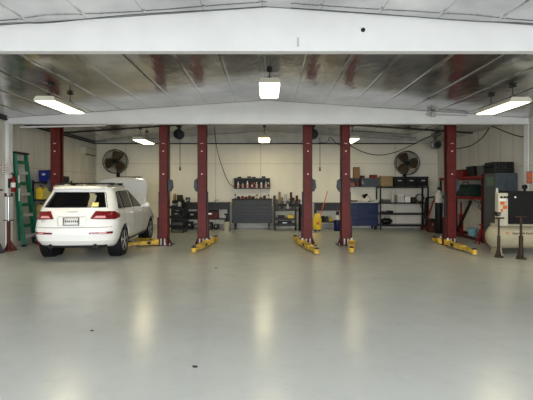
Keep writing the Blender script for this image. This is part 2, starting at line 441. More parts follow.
def car_body():
    mb = MB(); bm = mb.bm; rings = []
    zs = []
    for a, b in zip(LV, LV[1:]):
        n = 6 if abs(a[3]-b[3]) > .5 else max(2, int((b[0]-a[0])/.035)+1)
        for k in range(n): zs.append(a[0]+(b[0]-a[0])*k/n)
    zs.append(LV[-1][0])
    for z in zs:
        w, r, f, dr, df = lv(z); pts = []
        NA = 14
        for i in range(NA+1):                      # rear centre -> right side
            th = i/NA*PI/2; c, s_ = math.sin(th), math.cos(th)
            pts.append((w*c**(2/PE), r+dr-dr*s_**(2/PE)))
        NS = 26
        for i in range(1, NS): pts.append((w, r+dr+(f-df-r-dr)*i/NS))
        for i in range(NA+1):
            th = i/NA*PI/2; c, s_ = math.cos(th), math.sin(th)
            pts.append((w*c**(2/PE), f-df+df*s_**(2/PE)))
        full = pts + [(-x, y) for x, y in reversed(pts[1:-1])]
        rings.append([bm.verts.new(warp(x, y, z)) for x, y in full])
    for a, b in zip(rings, rings[1:]):
        n = len(a)
        for k in range(n): bm.faces.new((a[k], a[(k+1) % n], b[(k+1) % n], b[k]))
    bm.faces.new(rings[0]); bm.faces.new(rings[-1])
    o = mb.build('body', 'car_white', car)
    # wheel arches
    cut = MB()
    for sx in (-1, 1):
        for yy in (0, 2.81): cut.cyl((sx*.62, yy, .36), (sx*1.1, yy, .36), .41, n=40)
    c = cut.build('cutter', 'black')
    md = o.modifiers.new('b', 'BOOLEAN'); md.object = c; md.operation = 'DIFFERENCE'; md.solver = 'EXACT'
    c.parent = car
    bpy.context.view_layer.update()
    dg = bpy.context.evaluated_depsgraph_get()
    me = bpy.data.meshes.new_from_object(o.evaluated_get(dg)); o.modifiers.clear(); o.data = me
    me.shade_smooth()
    try: me.set_sharp_from_angle(angle=R(30))
    except Exception: pass
    bpy.data.objects.remove(c)
    return o
body = car_body()
def patch_rear(name, corners, m, parent=car, off=.006, n=14, th=.012):
    """corners (x,z): bl, br, tr, tl"""
    mb = MB(); g = []
    for j in range(n+1):
        row = []
        for i in range(n+1):
            u, v = i/n, j/n
            x = (corners[0][0]*(1-u)+corners[1][0]*u)*(1-v)+(corners[3][0]*(1-u)+corners[2][0]*u)*v
            z = (corners[0][1]*(1-u)+corners[1][1]*u)*(1-v)+(corners[3][1]*(1-u)+corners[2][1]*u)*v
            row.append(mb.bm.verts.new((x, y_rear(x, z)-off, z)))
        g.append(row)
    for j in range(n):
        for i in range(n): mb.bm.faces.new((g[j][i], g[j][i+1], g[j+1][i+1], g[j+1][i]))
    o = mb.build(name, m, parent)
    s = o.modifiers.new('s', 'SOLIDIFY'); s.thickness = th; s.offset = 0
    return o
def patch_side(name, corners, m, sx=1, parent=car, off=.005, n=12, th=.01):
    mb = MB(); g = []
    for j in range(n+1):
        row = []
        for i in range(n+1):
            u, v = i/n, j/n
            y = (corners[0][0]*(1-u)+corners[1][0]*u)*(1-v)+(corners[3][0]*(1-u)+corners[2][0]*u)*v
            z = (corners[0][1]*(1-u)+corners[1][1]*u)*(1-v)+(corners[3][1]*(1-u)+corners[2][1]*u)*v
            row.append(mb.bm.verts.new(warp(sx*(x_side(y, z)+off), y, z)))
        g.append(row)
    for j in range(n):
        for i in range(n): mb.bm.faces.new((g[j][i], g[j][i+1], g[j+1][i+1], g[j+1][i]))
    o = mb.build(name, m, parent)
    s = o.modifiers.new('s', 'SOLIDIFY'); s.thickness = th; s.offset = 0
    return o
rw = patch_rear('rear_window', [(-.655,1.165),(.655,1.165),(.54,1.50),(-.54,1.50)], 'glass_dark', n=20)
patch_rear('window_sticker', [(.36,1.185),(.50,1.185),(.49,1.27),(.37,1.27)], 'sticker_yellow', rw, off=.016)['label'] = 'pale yellow note stuck on rear glass'
MB().box(-.2, .22, y_rear(0,1.2)-.035, y_rear(0,1.2)-.015, 1.19, 1.20).build('rear_wiper', 'black', car)
for s in (-1, 1):
    a = [(s*.38,.925),(s*.85,.90),(s*.83,1.075),(s*.47,1.09)]
    if s < 0: a = [a[1], a[0], a[3], a[2]]
    tl = patch_rear('tail_light', a, 'lamp_red', off=.012, n=20)
    b_ = [(s*.46,.945),(s*.69,.94),(s*.67,.985),(s*.50,.985)]
    if s < 0: b_ = [b_[1], b_[0], b_[3], b_[2]]
    patch_rear('light_strip', b_, 'lamp_pink', tl, off=.022)
    patch_side('side_tail_light', [(-.68,.90),(-.42,.95),(-.45,1.04),(-.66,1.075)], 'lamp_red', s, off=.008)
    a = [(s*.38,.60),(s*.82,.595),(s*.82,.645),(s*.38,.64)]
    if s < 0: a = [a[1], a[0], a[3], a[2]]
    rf = patch_rear('bumper_reflector', a, 'lamp_red', off=.008)
    b_ = [(s*.58,.612),(s*.72,.61),(s*.72,.63),(s*.58,.63)]
    if s < 0: b_ = [b_[1], b_[0], b_[3], b_[2]]
    patch_rear('reflector_lens', b_, 'lamp_pink', rf, off=.015)
    yy = y_rear(.5,.34)-.02
    MB().lathe([(.04,-.03),(.045,-.03),(.045,.1),(.035,.1)], (s*.47, yy, .335), 'Y').build('exhaust_pipe', 'mid_grey', car)
    MB().cyl((s*.47, yy-.035, .335), (s*.47, yy-.028, .335), .038).build('exhaust_opening', 'black', car)
patch_rear('rear_valance', [(-.66,.285),(.66,.285),(.68,.345),(-.68,.345)], 'dark_grey', off=.008)
# shut lines of the tailgate
for c in ([(-.80,.735),(.80,.735),(.80,.745),(-.80,.745)], [(-.685,1.155),(-.675,1.155),(-.555,1.505),(-.565,1.505)], [(.675,1.155),(.685,1.155),(.565,1.505),(.555,1.505)],
          [(-.30,.965),(.30,.965),(.30,.972),(-.30,.972)]):
    patch_rear('shut_line', c, 'mid_grey', off=.002, th=.006)
patch_rear('plate_recess', [(-.28,.78),(.28,.78),(.32,.955),(-.32,.955)], 'car_white', off=.003)
pl = patch_rear('license_plate', [(-.155,.80),(.155,.80),(.155,.945),(-.155,.945)], 'plate', off=.016, n=4)
MB().box(-.168,.168,y_rear(0,.84)-.030,y_rear(0,.84)-.022,.788,.80).box(-.168,.168,y_rear(0,.9)-.030,y_rear(0,.9)-.020,.945,.957).box(-.168,-.155,y_rear(0,.84)-.030,y_rear(0,.84)-.012,.788,.957).box(.155,.168,y_rear(0,.84)-.030,y_rear(0,.84)-.012,.788,.957).build('plate_holder', 'dark_grey', pl)
def text_mesh(txt, size, m, name, parent, loc, rot, ext=.003):
    cu = bpy.data.curves.new(name, 'FONT'); cu.body = txt; cu.size = size; cu.extrude = ext; cu.align_x = 'CENTER'; cu.align_y = 'CENTER'
    o = bpy.data.objects.new(name, cu); COL.objects.link(o)
    bpy.context.view_layer.update()
    me = bpy.data.meshes.new_from_object(o.evaluated_get(bpy.context.evaluated_depsgraph_get()))
    bpy.data.objects.remove(o)
    n = bpy.data.objects.new(name, me); COL.objects.link(n); me.materials.clear(); me.materials.append(M[m])
    if parent: n.parent = parent
    n.location = loc; n.rotation_euler = rot
    return n
mb = MB()
for k, xx in enumerate((-.115,-.075,-.035,.01,.05,.09,.13)):
    yy = y_rear(0,.87)-.026; mb.box(xx-.012, xx+.012, yy, yy+.006, .845, .895)
mb.build('plate_characters', 'dark_grey', pl)
mb = MB()
for k in range(4): mb.ring((-.0825+.055*k, y_rear(0,1.06)-.012, 1.045), .038, .006, 'Y', 24)
mb.build('ring_emblem', 'chrome', car)
text_mesh('Q5', .085, 'chrome', 'model_badge', car, (-.62, y_rear(.62,.88)-.012, .88), (PI/2, 0, R(-14)))
# side glass and pillars
for s in (-1, 1):
    patch_side('side_window', [(-.36,1.135),(-.02,1.125),(-.02,1.525),(-.16,1.50)], 'glass_dark', s)
    patch_side('side_window', [(.03,1.125),(.80,1.115),(.80,1.545),(.03,1.53)], 'glass_dark', s)
    patch_side('side_window', [(.88,1.115),(1.78,1.10),(1.12,1.53),(.88,1.545)], 'glass_dark', s)
    patch_side('window_trim', [(-.40,1.105),(1.9,1.085),(1.88,1.10),(-.38,1.12)], 'chrome', s, off=.008)
    for y0 in (-.02, .84, 1.86):
        patch_side('shut_line', [(y0,.42),(y0+.008,.42),(y0+.008,1.10),(y0,1.10)], 'mid_grey', s, off=.001, th=.004)
    patch_side('sill_trim', [(.45,.30),(2.35,.30),(2.35,.36),(.45,.36)], 'dark_grey', s, off=.004)
    for y0 in (.62, 1.5):
        MB().box(s*.875, s*.92, y0-.11, y0+.11, .985, 1.01).build('door_handle', 'car_white', car, .006)
    MB().sph((s*.99, 1.72, 1.14), .1, (1,.55,.75)).cyl((s*.80, 1.74, 1.09), (s*.96, 1.72, 1.12), .03).build('side_mirror', 'car_white', car)
    # roof rails
    MB().tube([(s*.60,-.38,1.62),(s*.595,-.30,1.655),(s*.59,.2,1.675),(s*.58,.8,1.67),(s*.57,.95,1.65),(s*.56,1.02,1.62)], .017).build('roof_rail', 'chrome', car)
for y0 in (-.02, .62):
    mb = MB().cyl((-.66, y0, 1.705), (.66, y0, 1.705), .014, n=10)
    for s in (-1, 1): mb.box(s*.52, s*.63, y0-.04, y0+.04, 1.665, 1.725)
    mb.build('crossbar', 'black', car)
MB().prism([(-.50,-.55,1.575),(.50,-.55,1.575),(.56,-.38,1.605),(-.56,-.38,1.605)], (0,0,.028)).build('roof_spoiler', 'car_white', car, .008)
MB().prism([(0,.0,1.645),(0,.12,1.645),(0,.03,1.69)], (.02,0,0), (-.01,-.2,0)).build('antenna_fin', 'car_white', car)
# windscreen
mb = MB(); g = []
for j in range(9):
    z = 1.10+.44*j/8; row = []
    for i in range(17):
        w, r, f, dr, df = lv(z); x = (-1+2*i/16)*w*.86; q = abs(x)/w
        row.append(mb.bm.verts.new((x, f-df+df*(1-q**PE)**(1/PE)+.008, z)))
    g.append(row)
for j in range(8):
    for i in range(16): mb.bm.faces.new((g[j][i], g[j][i+1], g[j+1][i+1], g[j+1][i]))
mb.build('windshield', 'glass_dark', car)
# engine bay and raised hood
MB().box(-.62, .62, 2.3, 3.25, .98, 1.045).box(-.3, .3, 2.5, 3.0, 1.0, 1.09).build('engine', 'black_metal', car, .01)
mb = MB(); g = []
for j in range(13):
    v = j/12; row = []
    for i in range(17):
        u = -1+2*i/16; w = .82*(1-.0*v)*(1-max(0,v-.72)**2*3.2)
        row.append(mb.bm.verts.new((u*w, 2.2+1.25*v*math.cos(R(50)) + .05*(1-u*u)*-1, 1.1+1.18*v*math.sin(R(50))-.04*u**4-.06*v**4)))
    g.append(row)
for j in range(12):
    for i in range(16): mb.bm.faces.new((g[j][i], g[j][i+1], g[j+1][i+1], g[j+1][i]))
hd = mb.build('hood', 'car_white', car); sm = hd.modifiers.new('s', 'SOLIDIFY'); sm.thickness = .03
for s in (-1, 1):
    patch_side('headlight', [(3.1,.66),(3.38,.66),(3.30,.82),(3.02,.84)], 'glass_dark', s)
    for yy, nm in ((0, 'r'), (2.81, 'f')):
        wl = MB()
        prof = [(.24,-.10),(.30,-.115),(.345,-.10),(.36,-.06),(.36,.06),(.345,.10),(.30,.115),(.24,.10)]
        tyre = wl.lathe(prof, (s*.765, yy, .36), 'X', 40).build('wheel', 'rubber', car)
        tyre['label'] = 'black tyre'
        rim = MB().lathe([(.245,.07),(.235,.105),(.21,.095),(.205,.03),(.05,.03)] if s > 0 else [(.245,-.07),(.235,-.105),(.21,-.095),(.205,-.03),(.05,-.03)], (s*.765, yy, .36), 'X', 40)
        for k in range(5):
            for dd in (-.13, .13):
                a = 2*PI*k/5+dd+.3
                rim.cyl((s*.86, yy+.04*math.cos(a), .36+.04*math.sin(a)), (s*.85, yy+.225*math.cos(a+.03), .36+.225*math.sin(a+.03)), .019, n=6)
        rim.cyl((s*.825, yy, .36), (s*.875, yy, .36), .05, n=20)
        rim.build('rim', 'alloy', tyre)['label'] = 'silver alloy rim with paired spokes'
        MB().lathe([(.40,-.16),(.40,.10),(.395,.10),(.39,-.15)], (s*.75, yy, .36), 'X', 40).build('wheel_well', 'black', car)

# ------------------------------------------------------------------ generic makers
def caster_mb(mb, x, y, r=.045):
    mb.cyl((x-.015, y, r), (x+.015, y, r), r, n=14); mb.box(x-.022, x+.022, y-.02, y+.02, r, r*2+.015)
def box_thing(name, label, cat, x0, x1, y0, y1, z0, z1, m, lid=None, handle=None, group=None, bev=.008, rz=0):
    cx, cy = (x0+x1)/2, (y0+y1)/2
    t = thing(name, label, cat, (cx, cy, z0), rz, group)
    w, d, h = (x1-x0)/2, (y1-y0)/2, z1-z0
    hb = h*.82 if lid else h
    mb = MB(); mb.prism([(-w*.94, -d*.94, 0), (w*.94, -d*.94, 0), (w*.94, d*.94, 0), (-w*.94, d*.94, 0)], (0,0,.001)) if False else None
    mb.box(-w*.97, w*.97, -d*.97, d*.97, 0, hb)
    mb.build('body', m, t, bev)
    if lid: MB().box(-w, w, -d, d, hb, h).build('lid', lid, t, bev)
    if handle: MB().box(-w*.3, w*.3, -d-.015, -d*.97, h*.5, h*.66).build('handle', handle, t, .004)
    return t
def bin_thing(name, label, x0, x1, y0, y1, z0, z1, m, rim=None, group=None, handle=True):
    cx, cy = (x0+x1)/2, (y0+y1)/2; t = thing(name, label, 'bin', (cx, cy, z0), 0, group)
    w, d, h = (x1-x0)/2, (y1-y0)/2, z1-z0
    mb = MB(); bm = mb.bm
    def rg(f, z): return [bm.verts.new((a*w*f, b*d*f, z)) for a, b in ((-1,-1),(1,-1),(1,1),(-1,1))]
    r1, r2, r3, r4 = rg(.9, 0), rg(.98, h), rg(.93, h), rg(.85, .02)
    for a, b in ((r1, r2), (r2, r3), (r3, r4)):
        for k in range(4): bm.faces.new((a[k], a[(k+1) % 4], b[(k+1) % 4], b[k]))
    bm.faces.new(r1); bm.faces.new(r4)
    mb.build('body', m, t)
    mb = MB(); e = .02
    mb.box(-w, w, -d, -d+e, h-.03, h).box(-w, w, d-e, d, h-.03, h).box(-w, -w+e, -d, d, h-.03, h).box(w-e, w, -d, d, h-.03, h)
    mb.build('rim', rim or m, t)
    if handle: MB().box(-w*.3, w*.3, -d*.99-.012, -d*.94, h*.55, h*.72).build('handle', 'light_grey', t, .003)
    return t
def bottle(name, label, cat, x, y, z, r, h, m, cap, group=None, wrap=None):
    t = thing(name, label, cat, (x, y, z), 0, group)
    MB().lathe([(r*.9,0),(r,.01),(r,h*.62),(r*.8,h*.72),(r*.35,h*.82),(r*.35,h*.88)], (0,0,0), 'Z', 18).build('body', m, t)
    MB().cyl((0,0,h*.86),(0,0,h), r*.42, n=14).build('cap', cap, t)
    if wrap: MB().lathe([(r*1.015,h*.18),(r*1.015,h*.56)], (0,0,0), 'Z', 18).build('paper_label', wrap, t)
    return t
def can(name, label, x, y, z, r, h, m, top='steel', group=None):
    t = thing(name, label, 'can', (x, y, z), 0, group)
    MB().lathe([(r*.95,0),(r,.008),(r,h*.9),(r*.7,h*.95)], (0,0,0), 'Z', 18).build('body', m, t)
    MB().cyl((0,0,h*.93),(0,0,h), r*.6, n=14).build('lid', top, t)
    return t

# ------------------------------------------------------------------ wall fans
def wall_fan(label, x, z, tilt):
    t = thing('wall_fan', label, 'fan', (x, YB, z), 0)
    y = -.30
    mb = MB()
    mb.ring((0, y-.09, 0), .47, .018, 'Y', 48).ring((0, y+.09, 0), .47, .013, 'Y', 48)
    for r_, yy in ((.40,-.105),(.33,-.112),(.26,-.118),(.19,-.12),(.11,-.12)): mb.ring((0, y+yy, 0), r_, .005, 'Y', 36, 4)
    for k in range(32):
        a = 2*PI*k/32; c, s_ = math.cos(a), math.sin(a)
        mb.tube([(.09*c, y-.12, .09*s_), (.3*c, y-.115, .3*s_), (.47*c, y-.09, .47*s_), (.47*c, y+.09, .47*s_), (.25*c, y+.12, .25*s_), (.1*c, y+.12, .1*s_)], .0045, 4)
    cage = mb.build('cage', 'fan_mesh', t); cage.rotation_euler = (0,0,0)
    for k in range(3):
        b = MB(); bm = b.bm; g = []
        for j in range(7):
            rr = .07+.35*j/6; hw = .10+.34*math.sin(min(1, j/5)*PI/2)*.5
            row = []
            for i in range(5):
                aa = (i/4-.5)*2*hw/max(rr, .12)*.8
                aa = max(-.85, min(.85, aa))
                row.append(bm.verts.new((rr*math.sin(aa), y+.06*math.sin(aa*1.2), rr*math.cos(aa))))
            g.append(row)
        for j in range(6):
            for i in range(4): bm.faces.new((g[j][i], g[j][i+1], g[j+1][i+1], g[j+1][i]))
        o = b.build('blade', 'fan_blade', t); o.rotation_euler = (0, 2*PI*k/3+tilt, 0)
        s = o.modifiers.new('s', 'SOLIDIFY'); s.thickness = .006
    MB().cyl((0, y-.13, 0), (0, y+.14, 0), .085, n=24).build('motor', 'black', t)
    MB().tube([(0, y+.12, 0), (0, y+.2, -.05), (0, y+.2, -.5), (0, -.02, -.52)], .025).box(-.07, .07, -.03, 0, -.62, -.42).build('wall_bracket', 'black', t)
    return t
wall_fan('round caged fan on the back wall at left, above the raised car hood', PX(115.5,16), PZ(161.5,16), .3)
wall_fan('round caged fan on the back wall at right, above the black bins', PX(407,16), PZ(163,16), -.5)
box_thing('wall_bracket_shelf', 'short black wall bracket shelf under the left fan, above the car hood', 'shelf', PX(117,16.1), PX(141,16.1), 16.0, 16.29, 2.02, 2.09, 'black')

# air conditioner on left wall
t = thing('air_conditioner', 'white split air conditioner high on the left wall near the corner', 'air conditioner', (-WX, 15.35, 2.86))
MB().prism([(0,-.45,0),(.14,-.45,0),(.21,-.45,.08),(.22,-.45,.27),(.18,-.45,.30),(0,-.45,.30)], (0,.9,0)).build('casing', 'ivory', t, .01)
MB().box(.155,.19,-.4,.4,.02,.05).build('air_vent', 'dark_grey', t)
MB().tube([(.04,.48,.1),(.04,.6,.02),(.03,.62,-.3),(.03,.62,-1.2)], .022).build('pipe', 'ivory', t)

# ------------------------------------------------------------------ left wall things
# ladder leaning against wall
t = thing('ladder', 'green folded stepladder leaning against the left wall beside the white column', 'ladder', (0,0,0))
rails = []
b0, t0 = Vector((-6.68, 11.0, 0)), Vector((-6.84, 10.86, 2.55)); b1, t1 = Vector((-6.68, 11.62, 0)), Vector((-6.84, 11.34, 2.55))
def bar(mb, a, b, w, d):
    a = Vector(a); b = Vector(b); dv = b-a; q = dv.to_track_quat('Z', 'Y').to_matrix().to_4x4()
    bmesh.ops.create_cube(mb.bm, size=1, matrix=Matrix.Translation((a+b)/2) @ q @ Matrix.Diagonal((w, d, dv.length, 1))); return mb
for a, b in ((b0, t0), (b1, t1)): bar(MB(), a+Vector((0,0,.02)), b, .06, .07).build('side_rail', 'green', t)
for k in range(8):
    f = (k+.9)/8.7; bar(MB(), b0.lerp(t0, f), b1.lerp(t1, f), .025, .09).build('step', 'green' if k % 2 else 'light_grey', t)
for a, b in ((b0, t0), (b1, t1)):
    o = Vector((-.09, .0, 0)); bar(MB(), a+o*1.4+Vector((0,0,.15)), b+o*.3, .03, .05).build('rear_rail', 'green', t)
mb = MB(); bar(mb, t0+Vector((-.0,-.06,.02)), t1+Vector((0,.06,.02)), .14, .05); mb.build('top_cap', 'black', t)
for p in (b0, b1): MB().box(p.x-.04,p.x+.04,p.y-.05,p.y+.05,0,.05).build('rubber_foot', 'rubber', t)
MB().box(-6.755,-6.735, 10.88,10.94, 1.25,1.6).box(-6.765,-6.745,10.87,10.93,1.75,1.95).build('rail_label', 'white_label', t)

def pole_stand(name, label, x, y, h, m, rb, top='fork', r=.032):
    t = thing(name, label, 'stand', (x, y, 0))
    mb = MB().cyl((0,0,0), (0,0,.03), rb, rb*.9, n=20)
    for k in range(3):
        a = 2*PI*k/3+.5; mb.prism([(0,0,.03),(rb*.85*math.cos(a),rb*.85*math.sin(a),.03),(0,0,.32)], (.012,0,0))
    mb.build('base', m, t)
    MB().cyl((0,0,.02),(0,0,h*.55), r*1.35, n=16).build('outer_tube', m, t)
    MB().cyl((0,0,h*.5),(0,0,h), r*.8, n=14).build('inner_tube', 'steel' if top == 'fork' else m, t)
    if top == 'fork':
        MB().box(-.09,.09,-.03,.03,h,h+.02).box(-.09,-.07,-.03,.03,h,h+.09).box(.07,.09,-.03,.03,h,h+.09).build('saddle', m, t)
        MB().cyl((-.14,0,h*.56),(.14,0,h*.56), .012, n=8).build('crank_handle', 'dark_grey', t)
    else:
        MB().cyl((-.12,0,h),(.12,0,h), .018, n=10).build('cross_handle', m, t)
    return t
pole_stand('support_stand', 'rust red tall support stand on the floor in front of the left column', -6.62, 10.25, 1.38, 'rust', .2)
pole_stand('support_stand', 'dark tall T-handled stand at the very left edge of the photo', -6.62, 9.85, 1.55, 'dark_grey', .14, 'tee', .022)

t = thing('fire_extinguisher', 'red fire extinguisher hanging on the left white column', 'fire extinguisher', (-6.64, 10.48, 1.50))
MB().lathe([(.05,0),(.062,.02),(.062,.30),(.045,.36),(.025,.39),(.025,.42)], n=20).build('cylinder', 'red', t)
MB().cyl((0,0,.41),(0,0,.46), .025, n=12).box(-.015,.015,-.12,.02,.45,.475).box(-.012,.012,-.10,.01,.49,.505).build('valve', 'black', t)
MB().tube([(0,-.02,.43),(.07,-.05,.40),(.085,-.03,.25),(.08,-.02,.08)], .012).build('hose', 'black', t)
MB().lathe([(.064,.12),(.064,.24)], n=20).build('paper_label', 'white_label', t)
MB().box(-.13,-.08,-.03,.03,.1,.35).build('wall_hook', 'dark_grey', t)
t = thing('wall_sign', 'small white upright sign with red marks above the fire extinguisher', 'sign', (-6.85, 10.44, 1.98))
MB().box(-.05,.05,-.005,.005,0,.28).build('panel', 'white_label', t)
mb = MB()
for k in range(6): mb.box(-.03,.03,-.009,-.004,.02+.043*k,.045+.043*k)
mb.build('red_marks', 'red', t)

# black shelving behind the car
def shelf_unit(name, label, cat, x0, x1, y0, y1, levels, H, m, pw=.04, th=.035, parts_lip=True, feet=True):
    t = thing(name, label, cat, ((x0+x1)/2, (y0+y1)/2, 0)); w, d = (x1-x0)/2, (y1-y0)/2
    for sx in (-1, 1):
        for sy in (-1, 1):
            MB().box(sx*w, sx*(w-pw), sy*d, sy*(d-pw), 0, H).build('upright', m, t, .003)
    for z in levels:
        MB().box(-w+.002, w-.002, -d+.003, d-.003, z-th, z).build('shelf', m, t, .003)
    return t
t = shelf_unit('storage_shelf', 'black storage shelf holding yellow jugs against the left wall behind the car', 'shelf', -6.90, -6.25, 11.75, 12.85, (.15,.75,1.27,1.79), 1.84, 'black_metal')
def jug(label, x, y, z, m, cap, s=1., group='yellow jugs on the left shelf'):
    t = thing('oil_jug', label, 'jug', (x, y, z), 0, group)
    MB().prism([(-.09*s,-.06*s,0),(.09*s,-.06*s,0),(.09*s,-.06*s,.24*s),(.04*s,-.06*s,.32*s),(-.02*s,-.06*s,.32*s),(-.09*s,-.06*s,.27*s)], (0,.12*s,0)).build('body', m, t, .012)
    MB().cyl((.01*s,0,.32*s),(.01*s,0,.36*s), .03*s, n=12).build('cap', cap, t)
    return t
for k in range(3):
    for j, zz in enumerate((1.27, .75)):
        jug('yellow jug in the row on a black shelf behind the car', -6.72+.2*k, 11.87+(.03 if k == 1 else 0), zz+.002, 'pale_yellow' if (k+j) % 3 else 'yellow', 'black', 1.15)
        jug('yellow jug in the row on a black shelf behind the car', -6.36, 12.1+.22*k, zz+.002, 'pale_yellow' if k % 2 else 'yellow', 'black', 1.15)
bin_thing('storage_bin', 'deep blue bin on top of the black shelf behind the car', -6.78, -6.46, 11.85, 12.25, 1.795, 2.14, 'blue_bin')
box_thing('tool_case', 'small black case on top of the black shelf, right of the blue bin', 'case', -6.44, -6.27, 12.3, 12.7, 1.795, 1.98, 'black', 'dark_grey')
t = thing('bucket', 'red bucket on the floor between the ladder and the car', 'bucket', (-6.45, 11.42, 0))
MB().lathe([(.11,0),(.14,.28),(.13,.28),(.10,.02)], n=24).build('pail', 'red', t)
MB().ring((0,0,.28), .145, .008, 'Z', 24).build('rim', 'red', t)

# ------------------------------------------------------------------ back wall row
def drawer_chest(name, label, x0, x1, y0, y1, z0, z1, m, cols, rows, side=None, top='black', casters=True, hm='steel'):
    t = thing(name, label, 'tool chest', ((x0+x1)/2, (y0+y1)/2, 0)); w, d = (x1-x0)/2, (y1-y0)/2
    MB().box(-w, w, -d+.02, d, z0, z1-.03).build('body', m, t, .006)
    MB().box(-w-.01, w+.01, -d, d, z1-.03, z1).build('top', top, t, .004)
    cw = 2*(w-.03)/sum(cols); x = -w+.03
    for ci, cn in enumerate(cols):
        n = rows[ci]; hh = (z1-z0-.07)/sum(n); z = z0+.02
        for hn in n:
            dr = MB().box(x+.006, x+cw*cn-.006, -d-.004, -d+.02, z+.006, z+hh*hn-.006).build('drawer', m, t, .004)
            MB().box(x+.04, x+cw*cn-.04, -d-.024, -d-.003, z+hh*hn-.034, z+hh*hn-.016).build('drawer_pull', hm, dr)
            z += hh*hn
        x += cw*cn
    if casters:
        for sx in (-1, 1):
            for sy in (-1, 1):
                mb = MB(); r = z0*.42; xx, yy = sx*(w-.12), sy*(d-.1)
                mb.cyl((xx-.02,yy,r),(xx+.02,yy,r), r, n=16).box(xx-.035,xx+.035,yy-.03,yy+.03,r*1.2,z0); mb.build('caster', 'black', t)
    return t
D = 15.6
# grey chest
drawer_chest('tool_chest', 'wide dark grey rolling tool chest under the bottle rack, tools on top', PX(232,D), PX(272,D), D, 16.15, .25, PZ(199,D), 'chest_grey', [2,1], [[1,1,1,1.3,1.3,1.6,2],[1,1,1,1.3,1.3,1.6,2]], hm='blue_grey')
zt = PZ(199,D)
# things on the grey chest
for i, (px, kind, m, h) in enumerate(((235,'bottle','dark_grey',.22),(238.5,'box','brown',.10),(242.5,'can','red',.12),(246,'box','black',.08),(249.5,'can','red',.14),
        (253,'box','black',.10),(257,'bottle','black',.2),(260.5,'box','red',.07),(264.5,'can','dark_grey',.14),(268.5,'bottle','red',.2))):
    x = PX(px, D+.2); nm = {'dark_grey':'dark grey','brown':'brown','red':'red','black':'black'}[m]
    pos = ['at its left end', 'second from its left end', 'third from its left end', 'fourth from its left end', 'left of its middle', 'right of its middle', 'fourth from its right end', 'third from its right end', 'second from its right end', 'at its right end'][i]
    if kind == 'bottle': bottle('spray_bottle', '%s bottle standing on the grey tool chest %s' % (nm, pos), 'bottle', x, D+.25, zt+.001, .035, h, m, 'red' if m != 'red' else 'black', 'clutter on the grey tool chest', 'white_label')
    elif kind == 'can': can('paint_can', '%s can standing on the grey tool chest %s' % (nm, pos), x, D+.22, zt+.001, .05, h, m, group='clutter on the grey tool chest')
    else: box_thing('tool_case', '%s small case lying on the grey tool chest %s' % (nm, pos), 'case', x-.06, x+.06, D+.15, D+.35, zt+.001, zt+h, m, 'dark_grey', None, 'clutter on the grey tool chest')

# wall rack with bottles
x0, x1 = PX(234,16.15), PX(270,16.15); zb, ztp = PZ(189,16.15), PZ(178,16.15)
t = thing('bottle_rack', 'wall rack crowded with spray bottles above the grey tool chest', 'rack', ((x0+x1)/2, YB, zb)); w = (x1-x0)/2; h = ztp-zb
MB().box(-w, w, -.2, 0, 0, .025).build('shelf', 'mid_grey', t)
MB().box(-w, -w+.02, -.2, 0, 0, h).build('side_panel', 'mid_grey', t); MB().box(w-.02, w, -.2, 0, 0, h).build('side_panel', 'mid_grey', t)
MB().box(-w, w, -.2, -.0, h-.03, h).build('top_panel', 'mid_grey', t)
MB().box(-w, w, -.205, -.195, .03, .05).build('front_rail', 'mid_grey', t)
MB().box(-w+.02, w-.02, -.012, 0, .025, h-.03).build('back_panel', 'dark_grey', t)
cols_ = ['dark_grey','white_label','black','light_grey','dark_grey','white_label','brown','red','pinkish','light_grey','black','white_label','black','light_grey','dirty_white']
names_ = {'dark_grey':'dark grey','white_label':'white','black':'black','light_grey':'pale grey','brown':'brown','red':'red','pinkish':'pink','dirty_white':'off-white'}
ordn = ['first','second','third','fourth','fifth','sixth','seventh','eighth','ninth','tenth','eleventh','twelfth','thirteenth','fourteenth','fifteenth']
for i, m in enumerate(cols_):
    x = x0+.07+(x1-x0-.14)*i/(len(cols_)-1)
    bottle('spray_can', '%s spray can, %s from the left inside the wall bottle rack' % (names_[m], ordn[i]), 'spray can', x, YB-.1, zb+.027, .040, .25+.05*((i*7) % 3)/2, m, 'white_label' if i % 4 == 1 else ('red' if i == 7 else 'black'), 'spray cans in the wall rack', 'light_grey' if i % 2 else 'red')
for i, (fx, m, nm) in enumerate(((.15,'black','black'),(.42,'mid_grey','grey'),(.55,'brown','brown'),(.82,'dark_grey','dark'))):
    x = x0+(x1-x0)*fx
    box_thing('parts_box', '%s small box lying on top of the wall bottle rack' % nm, 'box', x-.08, x+.08, YB-.17, YB-.04, ztp+.001, ztp+.05+.02*(i % 2), m)

# left bench
def workbench(name, label, x0, x1, y0, y1, zt, apron, m, low=.3, legs=True):
    t = thing(name, label, 'workbench', ((x0+x1)/2, (y0+y1)/2, 0)); w, d = (x1-x0)/2, (y1-y0)/2
    MB().box(-w, w, -d, d, zt-.04, zt).build('worktop', 'bench_top', t, .004)
    MB().box(-w+.02, w-.02, -d+.02, d-.02, zt-apron, zt-.04).build('apron', m, t)
    if low: MB().box(-w+.03, w-.03, -d+.06, d-.03, low-.03, low).build('lower_shelf', m, t)
    for sx in (-1, 1):
        for sy in (-1, 1): MB().box(sx*(w-.02), sx*(w-.07), sy*(d-.02), sy*(d-.07), 0, zt-apron).build('leg', m, t)
    return t
D = 15.65
wb_z = PZ(202.5, D)
workbench('workbench', 'long dark workbench on the back wall left of the grey tool chest', PX(184,D), PX(229,D), D, 16.2, wb_z, .27, 'dark_grey', .42)
bottle('plastic_tub', 'white tub on the left workbench near the third red post', 'tub', PX(216,D), D+.2, wb_z+.001, .075, .15, 'dirty_white', 'white_label')
box_thing('tool_box', 'dark red tool box on the lower shelf of the left workbench', 'tool box', PX(199,D), PX(218,D), D+.08, D+.4, .422, .76, 'rust', 'black', 'steel')
